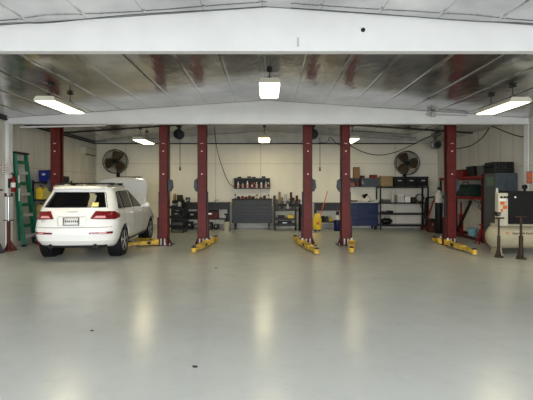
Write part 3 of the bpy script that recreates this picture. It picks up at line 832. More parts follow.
box_thing('tool_box', 'black tool box on the lower shelf left of the dark red one', 'tool box', PX(186,D), PX(197,D), D+.1, D+.45, .422, .7, 'black', 'dark_grey', 'steel')
for i, (a, b, m, zz, nm) in enumerate(((186,191.5,'black',.3,'black lidded'),(193,199,'mid_grey',.22,'grey'),(206,211.5,'dark_grey',.28,'charcoal'),(213,218,'black',.2,'low black'))):
    bin_thing('floor_bin', '%s bin on the floor under the left workbench' % nm, PX(a,15.5), PX(b,15.5), 15.62, 15.95, 0.001, zz, m, 'mid_grey' if i % 2 else None)
t = thing('bucket', 'cream bucket with a black pump on the floor left of the grey tool chest', 'bucket', (PX(226.5,15.1), 15.1, 0))
MB().lathe([(.1,0),(.125,.36),(.118,.36),(.09,.02)], n=24).build('pail', 'cream', t)
MB().cyl((0,0,.3),(0,0,.42), .11, .07, n=18).cyl((0,0,.42),(0,0,.66), .03, n=12).box(-.09,.05,-.02,.02,.6,.66).build('pump', 'black', t)

# carts
def tool_cart(name, label, x, y, w, d, H, levels, m, rail=True):
    t = thing(name, label, 'cart', (x, y, 0)); w /= 2; d /= 2
    for sx in (-1, 1):
        for sy in (-1, 1):
            MB().box(sx*w, sx*(w-.04), sy*d, sy*(d-.04), .11, H).build('corner_post', m, t, .003)
            mb = MB(); caster_mb(mb, sx*(w-.03), sy*(d-.03), .05); mb.build('caster', 'rubber', t)
    for z in levels:
        mb = MB().box(-w, w, -d, d, z-.02, z).box(-w, w, -d, -d+.012, z, z+.06).box(-w, w, d-.012, d, z, z+.06).box(-w, -w+.012, -d, d, z, z+.06).box(w-.012, w, -d, d, z, z+.06)
        mb.build('tray', m, t, .002)
    MB().tube([(w, -d+.04, H-.05), (w+.07, -d+.04, H-.03), (w+.07, d-.04, H-.03), (w, d-.04, H-.05)], .012).build('push_handle', 'dark_grey', t)
    return t
tool_cart('tool_cart', 'black cart piled with tools right behind the post beside the car', PX(176.5,14.4), 14.6, .58, .45, .95, (.22,.55,.9), 'black_metal')
cx = PX(176.5,14.4)
box_thing('parts_box', 'blue tinted steel box on the top tray of the left black cart', 'box', cx-.22, cx-.02, 14.48, 14.7, .921, 1.04, 'blue_grey', 'steel')
can('paint_can', 'pale can on the top tray of the left black cart', cx+.08, 14.55, .921, .06, .2, 'dirty_white')
bottle('spray_bottle', 'black tall bottle on the top tray of the left black cart', 'bottle', cx+.2, 14.6, .921, .045, .34, 'black', 'red')
box_thing('drill_case', 'dark drill case on the middle tray of the left black cart', 'case', cx-.2, cx+.15, 14.45, 14.7, .571, .78, 'dark_grey', 'black', 'steel')
box_thing('parts_box', 'grey box on the bottom tray of the left black cart', 'box', cx-.18, cx+.2, 14.45, 14.72, .241, .42, 'mid_grey', 'black')
# bench machines beyond the cart, on the workbench left end
t = thing('bench_vise', 'grey bench vise on the left end of the left workbench', 'vise', (PX(188,15.8), 15.8, wb_z))
MB().cyl((0,0,0),(0,0,.05), .09, n=16).box(-.06,.06,-.12,.1,.05,.15).box(-.08,.08,-.14,-.08,.1,.2).box(-.08,.08,-.02,.04,.1,.2).build('jaws', 'mid_grey', t, .005)
MB().cyl((0,-.3,.09),(0,-.1,.09), .018).cyl((-.1,-.29,.09),(.1,-.29,.09), .01).build('screw_handle', 'steel', t)
# small tall machine visible above the left cart (engine stand piece)
box_thing('battery_charger', 'dark battery charger standing tall behind the left black cart', 'charger', PX(172,15.5), PX(183,15.5), 15.5, 15.85, .002, 1.15, 'dark_grey', 'black', 'steel')
bottle('spray_bottle', 'beige bottle on top of the dark battery charger', 'bottle', PX(174.5,15.6), 15.65, 1.152, .06, .3, 'card_light', 'white_label')
box_thing('parts_box', 'brown carton on top of the dark battery charger', 'box', PX(177,15.6), PX(182,15.6), 15.55, 15.8, 1.152, 1.36, 'brown', None)

# right black cart with yellow item
D2 = 15.1
cx = PX(285.5, D2)
tool_cart('tool_cart', 'black cart right of the grey tool chest with a yellow box inside', cx, D2+.25, .84, .46, .80, (.2,.42,.78), 'black_metal')
box_thing('parts_box', 'bright yellow box on the middle tray of the right black cart', 'box', cx+.08, cx+.32, D2+.1, D2+.3, .442, .60, 'yellow')
box_thing('parts_box', 'brown box on the middle tray of the right black cart, left of the yellow one', 'box', cx-.28, cx-.02, D2+.12, D2+.34, .442, .58, 'brown')
box_thing('tool_case', 'black case on the bottom tray of the right black cart', 'case', cx-.3, cx+.25, D2+.1, D2+.38, .222, .36, 'black', 'dark_grey', 'steel')
# parts heap on top of right cart: each a thing
def engine_part(label, x, y, z, s, m, hs=1.):
    t = thing('engine_part', label, 'engine part', (x, y, z), random.uniform(-.2, .2), 'engine parts heaped on the right black cart')
    MB().box(-.09*s,.09*s,-.07*s,.07*s,0,.1*s*hs).cyl((-.04*s,0,.1*s*hs),(-.04*s,0,.19*s*hs), .045*s, n=14).cyl((.05*s,-.09*s,.06*s),(.05*s,.12*s,.06*s), .05*s, n=14).build('casting', m, t, .006)
    MB().cyl((.05*s,-.12*s,.06*s),(.05*s,-.085*s,.06*s), .065*s, n=16).build('pulley', 'mid_grey', t)
    return t
zc = .782
for i, (dx, dy, dz, s, m, lb) in enumerate(((-.31,.2,0,1.2,'mid_grey','grey engine part at the left end of the right black cart'),(-.08,.25,0,1.3,'brown','brown engine part left of centre on the right black cart'),
     (.13,.2,0,1.2,'dirty_white','pale engine part right of centre on the right black cart'),(.32,.24,0,1.3,'dark_grey','dark engine part at the right end of the right black cart'))):
    engine_part(lb, cx+dx, D2+dy+.02, zc, s*.72, m, 1.3)
workbench('work_stand', 'dark work stand behind the right black cart, loaded with engine parts', PX(273.3,15.9), PX(303,15.9), 15.74, 16.25, 1.0, .1, 'dark_grey', .0)
for i, (px, s, m, lb) in enumerate(((275.5,1.5,'dark_grey','dark engine part at the left end of the stand behind the right cart'),(280.8,1.6,'card_light','tan engine part on the stand behind the right cart'),
     (286.5,1.6,'light_grey','pale engine part at the middle of the stand behind the right cart'),(292.2,1.5,'brown','brown engine part on the stand behind the right cart'),(298,1.6,'rust','rust red engine part at the right end of the stand'))):
    engine_part(lb, PX(px,15.9), 15.98, 1.001, s*.68, m, (1.7, 2.3, 1.9, 2.4, 1.6)[i])
# black tank near post 307
t = thing('gas_cylinder', 'slim black gas cylinder just left of the red post in front of yellow bucket', 'gas cylinder', (PX(301.5,15.3), 15.35, 0))
MB().lathe([(.1,0),(.11,.02),(.11,.85),(.07,.95),(.03,1.0)], n=20).build('tank', 'black', t)
MB().cyl((0,0,1.0),(0,0,1.08), .03, n=12).cyl((-.06,0,1.06),(.06,0,1.06), .015, n=8).build('valve', 'steel', t)

# yellow mop bucket with long red handle
bx = PX(317.2, 15.1)
t = thing('mop_bucket', 'yellow mop bucket standing right of the red post, against the back wall', 'bucket', (bx, 15.1, 0))
MB().lathe([(.12,.06),(.16,.1),(.175,.48),(.165,.48),(.11,.1)], n=24).build('pail', 'yellow', t)
MB().prism([(-.13,-.1,.46),(.13,-.1,.46),(.09,-.1,.66),(-.09,-.1,.66)], (0,.2,0)).build('wringer', 'yellow', t, .01)
MB().box(-.05,.05,-.185,-.16,.25,.36).build('warning_label', 'orange', t)
for a in range(4):
    mb = MB(); th = a*PI/2+PI/4; x_, y_ = .11*math.cos(th), .11*math.sin(th); mb.cyl((x_-.012,y_,.03),(x_+.012,y_,.03), .03, n=12).box(x_-.015,x_+.015,y_-.012,y_+.012,.03,.08); mb.build('caster', 'black', t)
t = thing('mop', 'mop with a slanted red handle standing in the yellow bucket', 'mop', (bx, 15.1, .12))
MB().cyl((0,.05,.05),(.44,.3,1.38), .016, n=10).build('handle', 'orange', t)
MB().cyl((-.02,.04,0),(0.03,.06,.12), .07, .03, n=12).build('mop_head', 'dirty_white', t)

# bench right of it
D = 15.7
workbench('workbench', 'dark workbench on the back wall between the yellow bucket and blue tool chest', PX(315,D), PX(345.5,D), D, 16.25, PZ(203,D), .30, 'dark_grey', .30)
for px, m, nm, hh in ((323.5,'black','black',.22),(327.5,'blue_grey','slate blue',.2),(331.5,'yellow','yellow',.16)):
    can('paint_can', '%s can on the lower shelf of the workbench beside the mop bucket' % nm, PX(px,D), D+.2, .302, .07, hh, m, 'dark_grey')
t = thing('water_dispenser', 'blue drum with grey pump and black top beside the blue tool chest', 'dispenser', (PX(337.5,15.2), 15.2, 0))
MB().lathe([(.13,0),(.14,.02),(.14,.38),(.10,.42)], n=24).build('drum', 'blue', t)
MB().cyl((0,0,.41),(0,0,.60), .09, .07, n=18).build('pump_body', 'light_grey', t)
MB().cyl((0,0,.60),(0,0,.74), .07, .05, n=16).box(-.05,.09,-.02,.02,.70,.74).build('pump_head', 'black', t)

# blue chest
D = 15.55
drawer_chest('tool_chest', 'blue rolling tool chest on the back wall beside the tall black rack', PX(348,D), PX(378.5,D), D, 16.15, .16, PZ(202,D), 'blue', [1,2], [[1,1,1.2,1.4],[1,1.2,1.4]], top='light_grey', hm='blue')
zt = PZ(202,D)
t = thing('desk_lamp', 'black swing-arm lamp standing on the blue tool chest', 'lamp', (PX(370,D+.2), D+.25, zt))
MB().cyl((0,0,0),(0,0,.03), .07, n=18).build('base', 'black', t)
MB().tube([(0,0,.02),(.03,0,.14),(-.12,-.02,.27)], .01).build('arm', 'black', t)
MB().cyl((-.10,-.02,.30),(-.26,-.06,.20), .035, .09, n=18).build('lamp_shade', 'black', t)
for px, m, nm, w_, h_ in ((350,'dark_grey','charcoal',.1,.07),(355,'brown','brown',.1,.06),(360,'dirty_white','off-white',.11,.05),(375,'light_grey','pale grey',.08,.09)):
    box_thing('parts_box', '%s low box on top of the blue tool chest' % nm, 'box', PX(px,D+.2)-w_, PX(px,D+.2)+w_, D+.12, D+.35, zt+.001, zt+h_, m)

# wall cabinet above the blue chest
D = 16.0
x0, x1 = PX(349,D), PX(379,D); z0, z1 = PZ(187,D), PZ(178,D)
t = thing('wall_cabinet', 'grey wall cabinet with an open left bay above the blue tool chest', 'cabinet', ((x0+x1)/2, YB, z0)); w = (x1-x0)/2; h = z1-z0; xm = PX(361,D)-(x0+x1)/2
MB().box(-w, w, -.34, -.002, 0, .02).box(-w, w, -.34, -.002, h-.02, h).box(-w, -w+.02, -.34, -.002, 0, h).box(w-.02, w, -.34, -.002, 0, h).box(-w, w, -.02, -.002, 0, h).box(xm-.01, xm+.01, -.34, -.002, 0, h).build('case', 'mid_grey', t, .003)
dr = MB().box(xm+.012, w, -.36, -.341, .005, h-.005).build('door', 'blue_grey', t, .004)
MB().box(xm+.05, xm+.07, -.38, -.36, h*.35, h*.65).build('door_handle', 'steel', dr)
box_thing('parts_box', 'pink box inside the open left bay of the grey wall cabinet', 'box', x0+.06, x0+.24, 16.02, 16.2, z0+.022, z0+.18, 'pinkish')
box_thing('parts_box', 'rust box inside the open bay of the grey wall cabinet, next to the pink one', 'box', x0+.26, x0+.42, 16.0, 16.2, z0+.022, z0+.24, 'rust')
box_thing('carton', 'tall brown cardboard carton standing on the grey wall cabinet', 'carton', PX(354,D), PX(360,D), 16.0, 16.25, z1+.001, PZ(167,D), 'cardboard', bev=.004)
box_thing('parts_box', 'small dark box on the grey wall cabinet right of the tall carton', 'box', PX(361,D), PX(365,D), 16.02, 16.2, z1+.001, z1+.1, 'rust')
box_thing('parts_box', 'red box on the right end of the grey wall cabinet', 'box', PX(370.5,D), PX(377.5,D), 16.02, 16.2, z1+.001, z1+.13, 'red', 'dark_grey')

# tall black rack
D = 15.6
x0, x1 = PX(380,D), PX(429,D)
lv_z = (PZ(225,D), PZ(213.5,D), PZ(202.5,D), PZ(186.5,D))
t = shelf_unit('storage_rack', 'tall open black steel rack under the right wall fan', 'rack', x0, x1, D, 16.2, lv_z, lv_z[3]+.01, 'black_metal', .05, .05)
w = (x1-x0)/2
MB().cyl((w-.36,-.28,lv_z[2]), (w-.06,-.28,.25), .014, n=8).build('cross_brace', 'black_metal', t)
MB().box(w-.28,w-.24,-.3,-.26,0,lv_z[3]).build('upright', 'black_metal', t)
z = lv_z[3]+.012
box_thing('carton', 'cardboard carton with a white label on the left top of the black rack', 'carton', PX(381.5,D), PX(393.5,D), D+.05, D+.45, z, PZ(176,D), 'card_light', bev=.004)
MB().box(PX(388,D), PX(392,D), D+.05, D+.056, z+.2, z+.32).build('paper_label', 'white_label', bpy.data.objects[[o.name for o in COL.objects if o.name.startswith('carton')][-1]]) if False else None
for i, (a, b, lb) in enumerate(((394.5,405.5,'black lidded bin on top of the rack, beside the cardboard carton'),(406,417.5,'black lidded bin on top of the rack, middle one of three'),(418,429,'black lidded bin on top of the rack, nearest the right wall'))):
    x_0, x_1 = PX(a,D), PX(b,D)
    tt = box_thing('lidded_bin', lb, 'bin', x_0, x_1, D+.03, D+.5, z, PZ(176.5,D), 'black', 'dark_grey', None, 'black bins on the rack top')
    MB().box(-.07, .07, -.25, -.225, .2, .24).build('handle', 'light_grey', tt)
z = lv_z[2]+.001
bottle('jug', 'white slim jug on the second shelf of the black rack', 'jug', PX(394.5,D), D+.2, z, .06, .42, 'dirty_white', 'white_label')
box_thing('parts_box', 'grey low box at the left of the rack second shelf', 'box', PX(383.5,D), PX(391.5,D), D+.1, D+.4, z, z+.14, 'mid_grey', 'dirty_white')
box_thing('appliance', 'white appliance on the rack second shelf, left of its twin', 'appliance', PX(398.5,D), PX(405,D), D+.1, D+.4, z, z+.31, 'dirty_white', 'white_label')
box_thing('appliance', 'white appliance on the rack second shelf, right of its twin', 'appliance', PX(405.8,D), PX(411.5,D), D+.1, D+.4, z, z+.27, 'white_label', 'light_grey')
box_thing('parts_box', 'brown box on the rack second shelf right of the white appliances', 'box', PX(413,D), PX(417.5,D), D+.1, D+.35, z, z+.2, 'brown')
t = thing('coiled_hose', 'dark coiled hose standing on the rack second shelf at right', 'hose', (PX(422,D), D+.25, z))
mb = MB()
for k in range(4): mb.ring((0, .03*k-.05, .17), .15, .015, 'Y', 28)
mb.build('coil', 'dark_grey', t)
z = lv_z[1]+.001
for px, m, nm in ((386,'dark_grey','charcoal'),(392,'black','black')):
    box_thing('parts_box', '%s flat box on the third shelf of the black rack' % nm, 'box', PX(px,D)-.11, PX(px,D)+.1, D+.12, D+.4, z, z+.07+.03*(m == 'black'), m)
z = lv_z[0]+.001
t = thing('duffel_bag', 'black duffel bag on the bottom shelf of the black rack', 'bag', (PX(388.5,D), D+.25, z))
MB().sph((0,0,.13), .13, (1.85,1.05,1.0), 20).build('bag_body', 'black', t)
MB().tube([(-.12,-.06,.24),(-.08,-.05,.33),(.08,-.05,.33),(.12,-.06,.24)], .012).build('strap', 'dark_grey', t)

# heater hung high at right
t = thing('ceiling_speaker', 'round metal canister hanging high near the back right corner', 'hanging heater', (PX(435,15.2), 15.2, PZ(145,15.2)))
MB().lathe([(.10,-.18),(.17,-.16),(.18,.05),(.15,.14),(.05,.16)], (0,0,0), 'Y', 24).build('canister', 'steel', t)
MB().cyl((0,-.19,0),(0,-.17,0), .12, n=20).ring((0,-.18,0), .15, .02, 'Y', 24).build('grille', 'dark_grey', t)
MB().cyl((0,0,.15),(0,0,ceil_z(6.3)-PZ(145,15.2)-.01), .015, n=8).box(-.06,.06,-.06,.06,ceil_z(6.3)-PZ(145,15.2)-.04,ceil_z(6.3)-PZ(145,15.2)-.02).build('hanger', 'dark_grey', t)

# cord reels hanging behind middle beam
def reel(label, x, y, xc, zlow):
    t = thing('cord_reel', label, 'cord reel', (x, y, 3.12))
    MB().lathe([(.05,-.09),(.15,-.08),(.15,-.05),(.09,-.04),(.09,.04),(.15,.05),(.15,.08),(.05,.09)], (0,0,.1), 'Y', 24).build('spool', 'black', t)
    MB().box(-.02,.02,-.11,-.095,-.02,.32).box(-.02,.02,.095,.11,-.02,.32).box(-.06,.06,-.11,.11,.31,ceil_z(x)-3.12-.005).build('mount', 'black_metal', t)
    MB().tube([(xc-x-.02,0,.0),(xc-x,0,-.1),(xc-x,.01,zlow-3.12+.12)], .009, 6).build('cord', 'cable', t)
    MB().cyl((xc-x,.01,zlow-3.12),(xc-x,.01,zlow-3.12+.12), .03, .018, n=12).build('plug', 'dark_grey', t)
reel('black cord reel with hanging cord between the second and third red posts', PX(179,12), 12.0, PX(180,12), PZ(170.5,12))
reel('black cord reel with hanging cord just right of the red post before the mop bucket', PX(313,12), 12.0, PX(320,12), PZ(171,12))

# cables
def cable(label, pts, r=.012, cat='cable', m='cable', name='cable', seg=10):
    P = [Vector(p) for p in pts]; out = []
    for i in range(len(P)-1):
        p0 = P[max(0,i-1)]; p1 = P[i]; p2 = P[i+1]; p3 = P[min(len(P)-1,i+2)]
        for k in range(seg):
            t_ = k/seg; out.append(.5*((2*p1)+(p2-p0)*t_+(2*p0-5*p1+4*p2-p3)*t_*t_+(3*p1-p0-3*p2+p3)*t_**3))
    out.append(P[-1]); o = MB().tube(out, r, 6).build(name, m); return tag(o, label, cat)
def W(px, py, D): return (PX(px,D), D, PZ(py,D))
cable('long sagging black cable above the black rack toward the right red post', [W(346,143,15.5), W(362,151.5,15.5), W(378,155,15.5), W(396,152,15.2), W(418,142,14.8), W(440,131.5,13.0), W(446,127.5,12)], .016)
cable('thin black cable along the ceiling at right of the fourth post', [W(350,131,14), W(375,132,14), W(400,134,13.8), W(410,134,13.8)], .012)
cable('black cable sagging from the right red post up to the right wall column', [W(455,149,12.2), W(470,146,12), W(482,138,11.8), W(489,128,11.5)], .014)
cable('black cable looping under the middle beam at the right wall', [W(492,126,11.0), W(506,132,10.9), W(520,136.5,10.8), W(528,136.5,10.8)], .014)
cable('black cable tangle under the ceiling left of the fourth red post', [W(318,143,15.9), W(327,142,15.9), W(330,137,15.8), W(336,143,15.8), W(340,145,15.6)], .012)
cable('grey hose hanging from the ceiling down to the wall bottle rack', [W(215,126,15.3), W(215.5,140,15.6), W(219,157,15.9), W(225,175,16.15), W(230,184,16.2), W(233.8,186.5,16.24)], .013, 'hose', 'dark_grey', 'hose')
cable('grey wire hooked along the top of the near white beam at left', [(-5.2,5.1,ceil_z(5.2)-.03),(-4.0,5.12,ceil_z(4)-.04),(-3.3,5.12,ceil_z(3.3)-.02),(-2.8,5.12,ceil_z(2.8)-.05),(-1.8,5.12,ceil_z(1.8)-.02),(-.6,5.12,ceil_z(.6)-.03),(0,5.12,RIDGE-.03)], .006, 'wire', 'mid_grey', 'wire')
cable('grey wire hooked along the top of the near white beam at right', [(.3,5.12,RIDGE-.05),(1.3,5.12,ceil_z(1.3)-.03),(2.6,5.12,ceil_z(2.6)-.04),(3.3,5.12,ceil_z(3.3)-.02),(4.4,5.1,ceil_z(4.4)-.04),(5.2,5.1,ceil_z(5.2)-.03)], .006, 'wire', 'mid_grey', 'wire')
# bolt hole in the near beam
tag(MB().cyl((PX(363,5.2),5.19,PZ(30,5.2)), (PX(363,5.2),5.2,PZ(30,5.2)), .028, n=16).build('beam_bolt', 'black'), 'dark round bolt head on the near white beam, right of centre', 'bolt')
tag(MB().box(PX(298,5.2)-.01,PX(298,5.2)+.01,5.185,5.199,PZ(46.5,5.2),PZ(38,5.2)).build('cable_clip', 'light_grey'), 'small pale clip on the near white beam, above the middle posts', 'clip')
t = thing('junction_box', 'grey junction fitting with short conduit on the middle beam at right', 'junction box', W(434,114.5,10.5))
MB().box(-.06,.06,0,.09,-.05,.08).build('box', 'light_grey', t, .006)
MB().cyl((-.2,.06,.02),(.9,.06,-.02), .016, n=8).cyl((-.12,.05,-.04),(-.12,.05,.1), .03, n=10).build('conduit', 'light_grey', t)

# ------------------------------------------------------------------ right side
# red storage rack along right wall
x0, x1, y0, y1 = 6.3, 6.92, 11.72, 14.6
t = thing('storage_rack', 'red beamed storage rack along the right wall behind the grey cabinet', 'rack', ((x0+x1)/2, (y0+y1)/2, 0)); w, d = (x1-x0)/2, (y1-y0)/2
for sx in (-1, 1):
    for sy in (-1, 1): MB().box(sx*w, sx*(w-.06), sy*d, sy*(d-.06), 0, 2.0).build('upright', 'dark_grey' if sy > 0 else 'post_dark', t)
for zz in (1.98, 1.35, .12):
    MB().box(-w-.02, -w+.02, -d, d, zz-.09, zz).build('beam', 'red' if zz > .5 else 'post_dark', t, .003)
    MB().box(w-.04, w-.0, -d, d, zz-.09, zz).build('beam', 'red' if zz > .5 else 'post_dark', t)
    if zz > .5: MB().box(-w+.02, w-.04, -d+.02, d-.02, zz-.03, zz-.01).build('shelf_deck', 'brown', t)
box_thing('tool_box', 'flat red box on top shelf of the red rack beside the right post', 'tool box', 6.36, 6.75, 13.0, 13.5, 1.981, 2.22, 'red', 'rust')
bin_thing('storage_bin', 'black bin on the top shelf of the red rack, right of the red box', 6.34, 6.72, 12.25, 12.75, 1.985, 2.29, 'black')
bin_thing('storage_bin', 'grey bin on the top shelf of the red rack, beside the grey cabinet', 6.34, 6.74, 11.75, 12.12, 1.981, 2.3, 'mid_grey', 'light_grey')
t = thing('tool_bag', 'dark teal bag on the middle shelf of the red rack', 'bag', (6.58, 13.05, 1.352))
MB().prism([(-.24,-.5,0),(.24,-.5,0),(.24,-.5,.28),(.12,-.5,.38),(-.12,-.5,.38),(-.24,-.5,.28)], (0,1.0,0)).build('bag_body', 'teal_dark', t, .03)
MB().tube([(-.1,-.2,.37),(-.1,-.16,.45),(-.1,.16,.45),(-.1,.2,.37)], .014).build('strap', 'black', t)
# leaning black bar + red jack under rack
tag(MB().cyl(W(457,231,13.3), W(471,201,12.75), .045, n=10).build('leaning_bar', 'black'), 'thick black bar leaning under the red rack behind the right post', 'bar')
t = thing('shop_press', 'tall narrow red jack standing under the red rack', 'jack', (PX(461,13.3)+.05, 13.4, 0))
MB().box(-.16,.16,-.1,.1,0,.05).box(-.05,.05,-.06,.06,.05,.75).cyl((0,0,.75),(0,0,1.15), .03, n=12).build('frame', 'red', t, .005)
MB().cyl((0,-.02,.6),(.1,-.1,1.0), .016, n=8).build('handle', 'pale_yellow', t)
tag(MB().tube([W(466,203,12.8), W(472,199,12.7), W(478,203,12.5), W(482,200.5,12.3), W(478,207,12.4), W(484,212,12.1)], .012, 6).build('hose', 'dark_grey'), 'grey air hose looping under the red rack', 'hose')
t = thing('bucket', 'pale blue bucket on the floor under the red rack', 'bucket', (PX(473.5,12.5), 12.55, 0))
MB().lathe([(.12,0),(.145,.33),(.135,.33),(.11,.02)], n=28).build('pail', 'light_blue', t)
MB().cyl((0,0,.325),(0,0,.35), .152, n=28).build('lid', 'light_blue', t)
MB().tube([(-.15,0,.28),(-.12,-.1,.2),(0,-.16,.16),(.12,-.1,.2),(.15,0,.28)], .006, 6).build('bail_handle', 'steel', t)
# red jack stand beside grey cabinet
t = thing('axle_stand', 'small red axle stand on the floor left of the grey cabinet', 'axle stand', (6.16, 11.5, 0))
mb = MB()
for sx in (-1, 1):
    for sy in (-1, 1): bar(mb, (sx*.12,sy*.1,0), (sx*.03,sy*.03,.38), .03, .03)
mb.box(-.045,.045,-.045,.045,.36,.42); mb.build('frame', 'red', t)
MB().cyl((0,0,.4),(0,0,.55), .022, n=10).box(-.06,.06,-.03,.03,.55,.575).build('ratchet_post', 'red', t)

# gas cylinder and jack left of right post
t = thing('gas_cylinder', 'tall black gas cylinder with white top just left of the rightmost red post', 'gas cylinder', (6.14, 14.3, 0))
MB().lathe([(.12,0),(.13,.02),(.13,1.1)], n=20).build('tank', 'black', t)
MB().lathe([(.128,1.1),(.128,1.38),(.08,1.5),(.03,1.55)], n=20).build('shoulder', 'dirty_white', t)
MB().cyl((0,0,1.55),(0,0,1.66), .03, n=10).cyl((-.06,0,1.62),(.06,0,1.62), .02, n=8).build('valve', 'dark_grey', t)
t = thing('engine_hoist', 'red and black engine hoist folded in the back right corner', 'engine hoist', (6.24, 15.25, 0))
MB().box(-.28,-.2,-.3,.3,.08,.16).box(.12,.2,-.3,.3,.08,.16).box(-.28,.2,.22,.3,.08,.16).build('base_frame', 'rust', t, .005)
MB().box(-.1,-.02,.2,.28,.16,1.25).build('mast', 'black', t)
bar(MB(), (-.06,.24,1.25), (.24,-.1,1.3), .05, .06).build('boom', 'black', t)
bar(MB(), (-.06,.2,.4), (.15,0,1.24), .05, .05).build('ram', 'red', t)
bar(MB(), (-.3,-.1,.12), (-.14,.2,1.0), .04, .04).build('brace', 'black', t)
for sx, sy in ((-.24,-.26),(.16,-.26),(-.24,.26),(.16,.26)):
    mb = MB(); caster_mb(mb, sx, sy, .035); mb.build('caster', 'rubber', t)
box_thing('tool_case', 'dark red case on the floor left of the rightmost gas cylinder', 'case', PX(432,14.4), PX(437,14.4), 14.55, 14.8, .001, .5, 'rust', 'black', 'steel')

# grey cabinet with black case on top
x0, x1, y0, y1, H = 6.30, 6.9, 11.05, 11.6, PZ(173,11.0)
t = thing('metal_cabinet', 'tall grey metal cabinet behind the air compressor', 'cabinet', ((x0+x1)/2, (y0+y1)/2, 0)); w, d = (x1-x0)/2, .3
MB().box(-w, w, -d, d, .03, H).box(-w+.04, w-.04, -d+.04, d-.04, 0, .03).build('body', 'mid_grey', t, .006)
for a, b in ((-w+.01, -.003), (.003, w-.01)):
    dr = MB().box(a, b, -d-.018, -d, .06, H-.03).build('door', 'blue_grey', t, .004)
    hx = b-.05 if a < -.1 else a+.05
    MB().box(hx-.01, hx+.01, -d-.04, -d-.018, 1.0, 1.15).build('door_handle', 'steel', dr)
MB().box(-w-.008, -w, -.2, .15, H-.35, H-.1).build('notice', 'lime', t)
t2 = thing('equipment_case', 'big black ribbed case lying on the tall grey cabinet', 'case', (6.57, 11.33, H)); w = .29; h = PZ(161.5,11)-H
MB().box(-w, w, -.24, .24, 0, h*.5).build('body', 'black', t2, .02)
MB().box(-w, w, -.24, .24, h*.52, h).build('lid', 'black', t2, .03)
mb = MB()
for k in range(6): mb.box(-w+.06+k*(2*w-.12)/5-.015, -w+.06+k*(2*w-.12)/5+.015, -.25, -.235, .03, h-.03)
mb.build('ribs', 'dark_grey', t2)
MB().box(-.08,.08,-.27,-.25,h*.4,h*.55).build('handle', 'dark_grey', t2)

# air compressor
ty, tz, tr = 9.75, .42, .285
xl, xr = PX(488,9.72), 6.85
t = thing('air_compressor', 'cream horizontal tank air compressor with black motor cover at right edge', 'air compressor', (0,ty,0))
MB().lathe([(.02,xl),(.12,xl+.015),(.21,xl+.055),(.265,xl+.11),(tr,xl+.19),(tr,xr-.19),(.265,xr-.11),(.21,xr-.055),(.12,xr-.015),(.02,xr)], (0,0,tz), 'X', 36).build('tank', 'cream', t)
for xx in (xl+.22, xr-.22):
    MB().box(xx-.03,xx+.03,-.24,.24,0,.02).prism([(xx-.025,-.2,.02),(xx-.025,.2,.02),(xx-.025,.14,tz-.15),(xx-.025,-.14,tz-.15)], (.05,0,0)).build('foot', 'cream', t)
MB().box(xl+.18, xr-.1, -.2, .2, tz+tr-.02, tz+tr+.03).build('mounting_deck', 'cream', t, .004)
px0, px1 = PX(498,9.5), PX(508,9.5)
cp = MB().box(px0, px1, -.26, -.12, .70, PZ(193,9.5)).build('control_panel', 'ivory', t, .01)
mb = MB()
for a, b in ((.30,1.34),(.62,1.34),(.88,1.34)): mb.cyl((px0+(px1-px0)*a,-.28,b+.04),(px0+(px1-px0)*a,-.258,b+.04), .026, n=14)
mb.build('gauges', 'black', cp)
mb = MB().box(px0+.05,px1-.09,-.266,-.259,1.20,1.27).box(px0+.11,px1-.03,-.266,-.259,1.10,1.18).box(px0+.06,px1-.13,-.266,-.259,1.03,1.10)
mb.build('warning_label', 'orange', cp)
MB().box(px0+.03,px1-.05,-.264,-.258,1.29,1.345).build('dial_plate', 'white_label', cp)
MB().cyl((px0+.12,0,PZ(193,9.5)),(px0+.12,0,PZ(193,9.5)+.12), .035, .02, n=14).build('air_filter', 'light_grey', t)
cv = MB().box(px1+.01, xr-.05, -.3, .25, .75, PZ(191,9.5)).build('motor_cover', 'black', t, .012)
MB().cyl((px1+.14,-.31,1.38),(px1+.14,-.298,1.38), .022, n=14).build('badge', 'white_label', cv)
tg = MB()
text_mesh('IR', .1, 'orange', 'tank_logo', t, (PX(508,9.45), -.275, .52), (PI/2, 0, 0))
text_mesh('Ingersoll Rand', .085, 'black', 'tank_lettering', t, (PX(523.5,9.45), -.272, .52), (PI/2, 0, 0))
MB().ring((PX(497.5,9.4), -.34, PZ(213,9.4)), .07, .018, 'Z', 24).ring((PX(497.5,9.4), -.34, PZ(215,9.4)), .06, .015, 'Z', 24).cyl((PX(497.5,9.4)-.0,-.34,PZ(216,9.4)),(PX(497.5,9.4),-.26,PZ(212,9.4)), .02, n=8).build('coiled_hose', 'black', t)
pole_stand('support_stand', 'grey support stand in front of the compressor tank, left one', PX(498,9.25), 9.22, PZ(218,9.25)-.0, 'brown', .10, 'tee', .026)
pole_stand('support_stand', 'dark brown support stand in front of the compressor tank, nearest the camera', PX(521,9.0), 9.0, PZ(217,9.0), 'brown', .11, 'tee', .034)
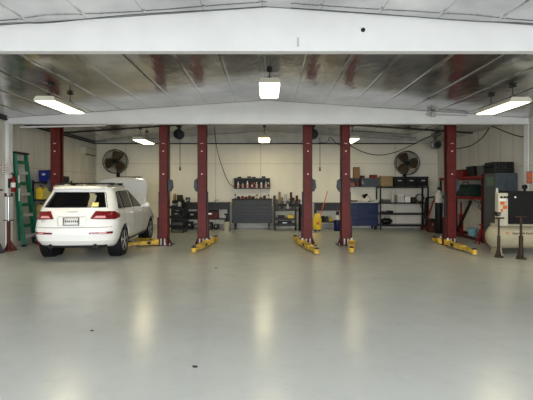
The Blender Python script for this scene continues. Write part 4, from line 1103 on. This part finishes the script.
# sign and gear on right column
t = thing('wall_sign', 'small orange sign on the right wall column above the compressor', 'sign', (6.86, 10.48, 1.72))
MB().box(-.06,.08,-.005,.005,0,.32).build('panel', 'pinkish', t)
MB().box(-.04,.06,-.009,-.004,.05,.12).box(-.04,.06,-.009,-.004,.17,.26).build('orange_marks', 'orange', t)
t = thing('valve_gauge', 'small black gauge on top of the compressor motor cover', 'gauge', (PX(530,9.5), 9.7, PZ(191,9.5)))
MB().cyl((0,0,0),(0,0,.06), .03, n=12).cyl((0,-.03,.1),(0,.03,.1), .055, n=20).build('dial', 'black', t)

# debris on the floor
def leaf(label, px, py, s):
    D_ = CAM_H*400/(py-190); x = PX(px, D_)
    mb = MB(); pts = []
    for k in range(9):
        a = 2*PI*k/9; rr = s*(.6+.4*random.random()); pts.append((x+rr*math.cos(a), D_+rr*.7*math.sin(a), .001))
    mb.prism(pts, (0,0,.008))
    tag(mb.build('floor_scrap', 'dark_grey'), label, 'scrap')
leaf('small dark scrap lying on the floor in the foreground, left of centre', 195, 367, .03)
leaf('tiny dark scrap on the floor at the left, nearer than the car', 92, 331, .022)
leaf('tiny dark scrap on the floor near the yellow arm of the third post', 216, 268, .04)

# ------------------------------------------------------------------ lights, world, camera
w = bpy.data.worlds.new('world'); C.world = w; w.use_nodes = True
bg = w.node_tree.nodes['Background']; bg.inputs[0].default_value = (.93,.96,1.0,1); bg.inputs[1].default_value = 3.3
la = bpy.data.lights.new('door_daylight', 'AREA'); la.shape = 'RECTANGLE'; la.size = 12.6; la.size_y = 3.3
la.cycles.is_portal = True
lo = bpy.data.objects.new('door_daylight', la); COL.objects.link(lo); lo.location = (0, YF-.1, 1.65); lo.rotation_euler = (R(90), 0, 0)

cam = bpy.data.cameras.new('camera'); co = bpy.data.objects.new('camera', cam); COL.objects.link(co)
co.location = (0, 0, CAM_H); co.rotation_euler = (R(90), 0, 0)
cam.sensor_width = 36; cam.lens = 400/533*36; cam.shift_y = -10/533; cam.shift_x = -.5/533; cam.clip_start = .05
C.camera = co
vs = C.view_settings; vs.view_transform = 'Standard'; vs.look = 'None'; vs.gamma = 1; vs.exposure = 1.56; vs.use_curve_mapping = False
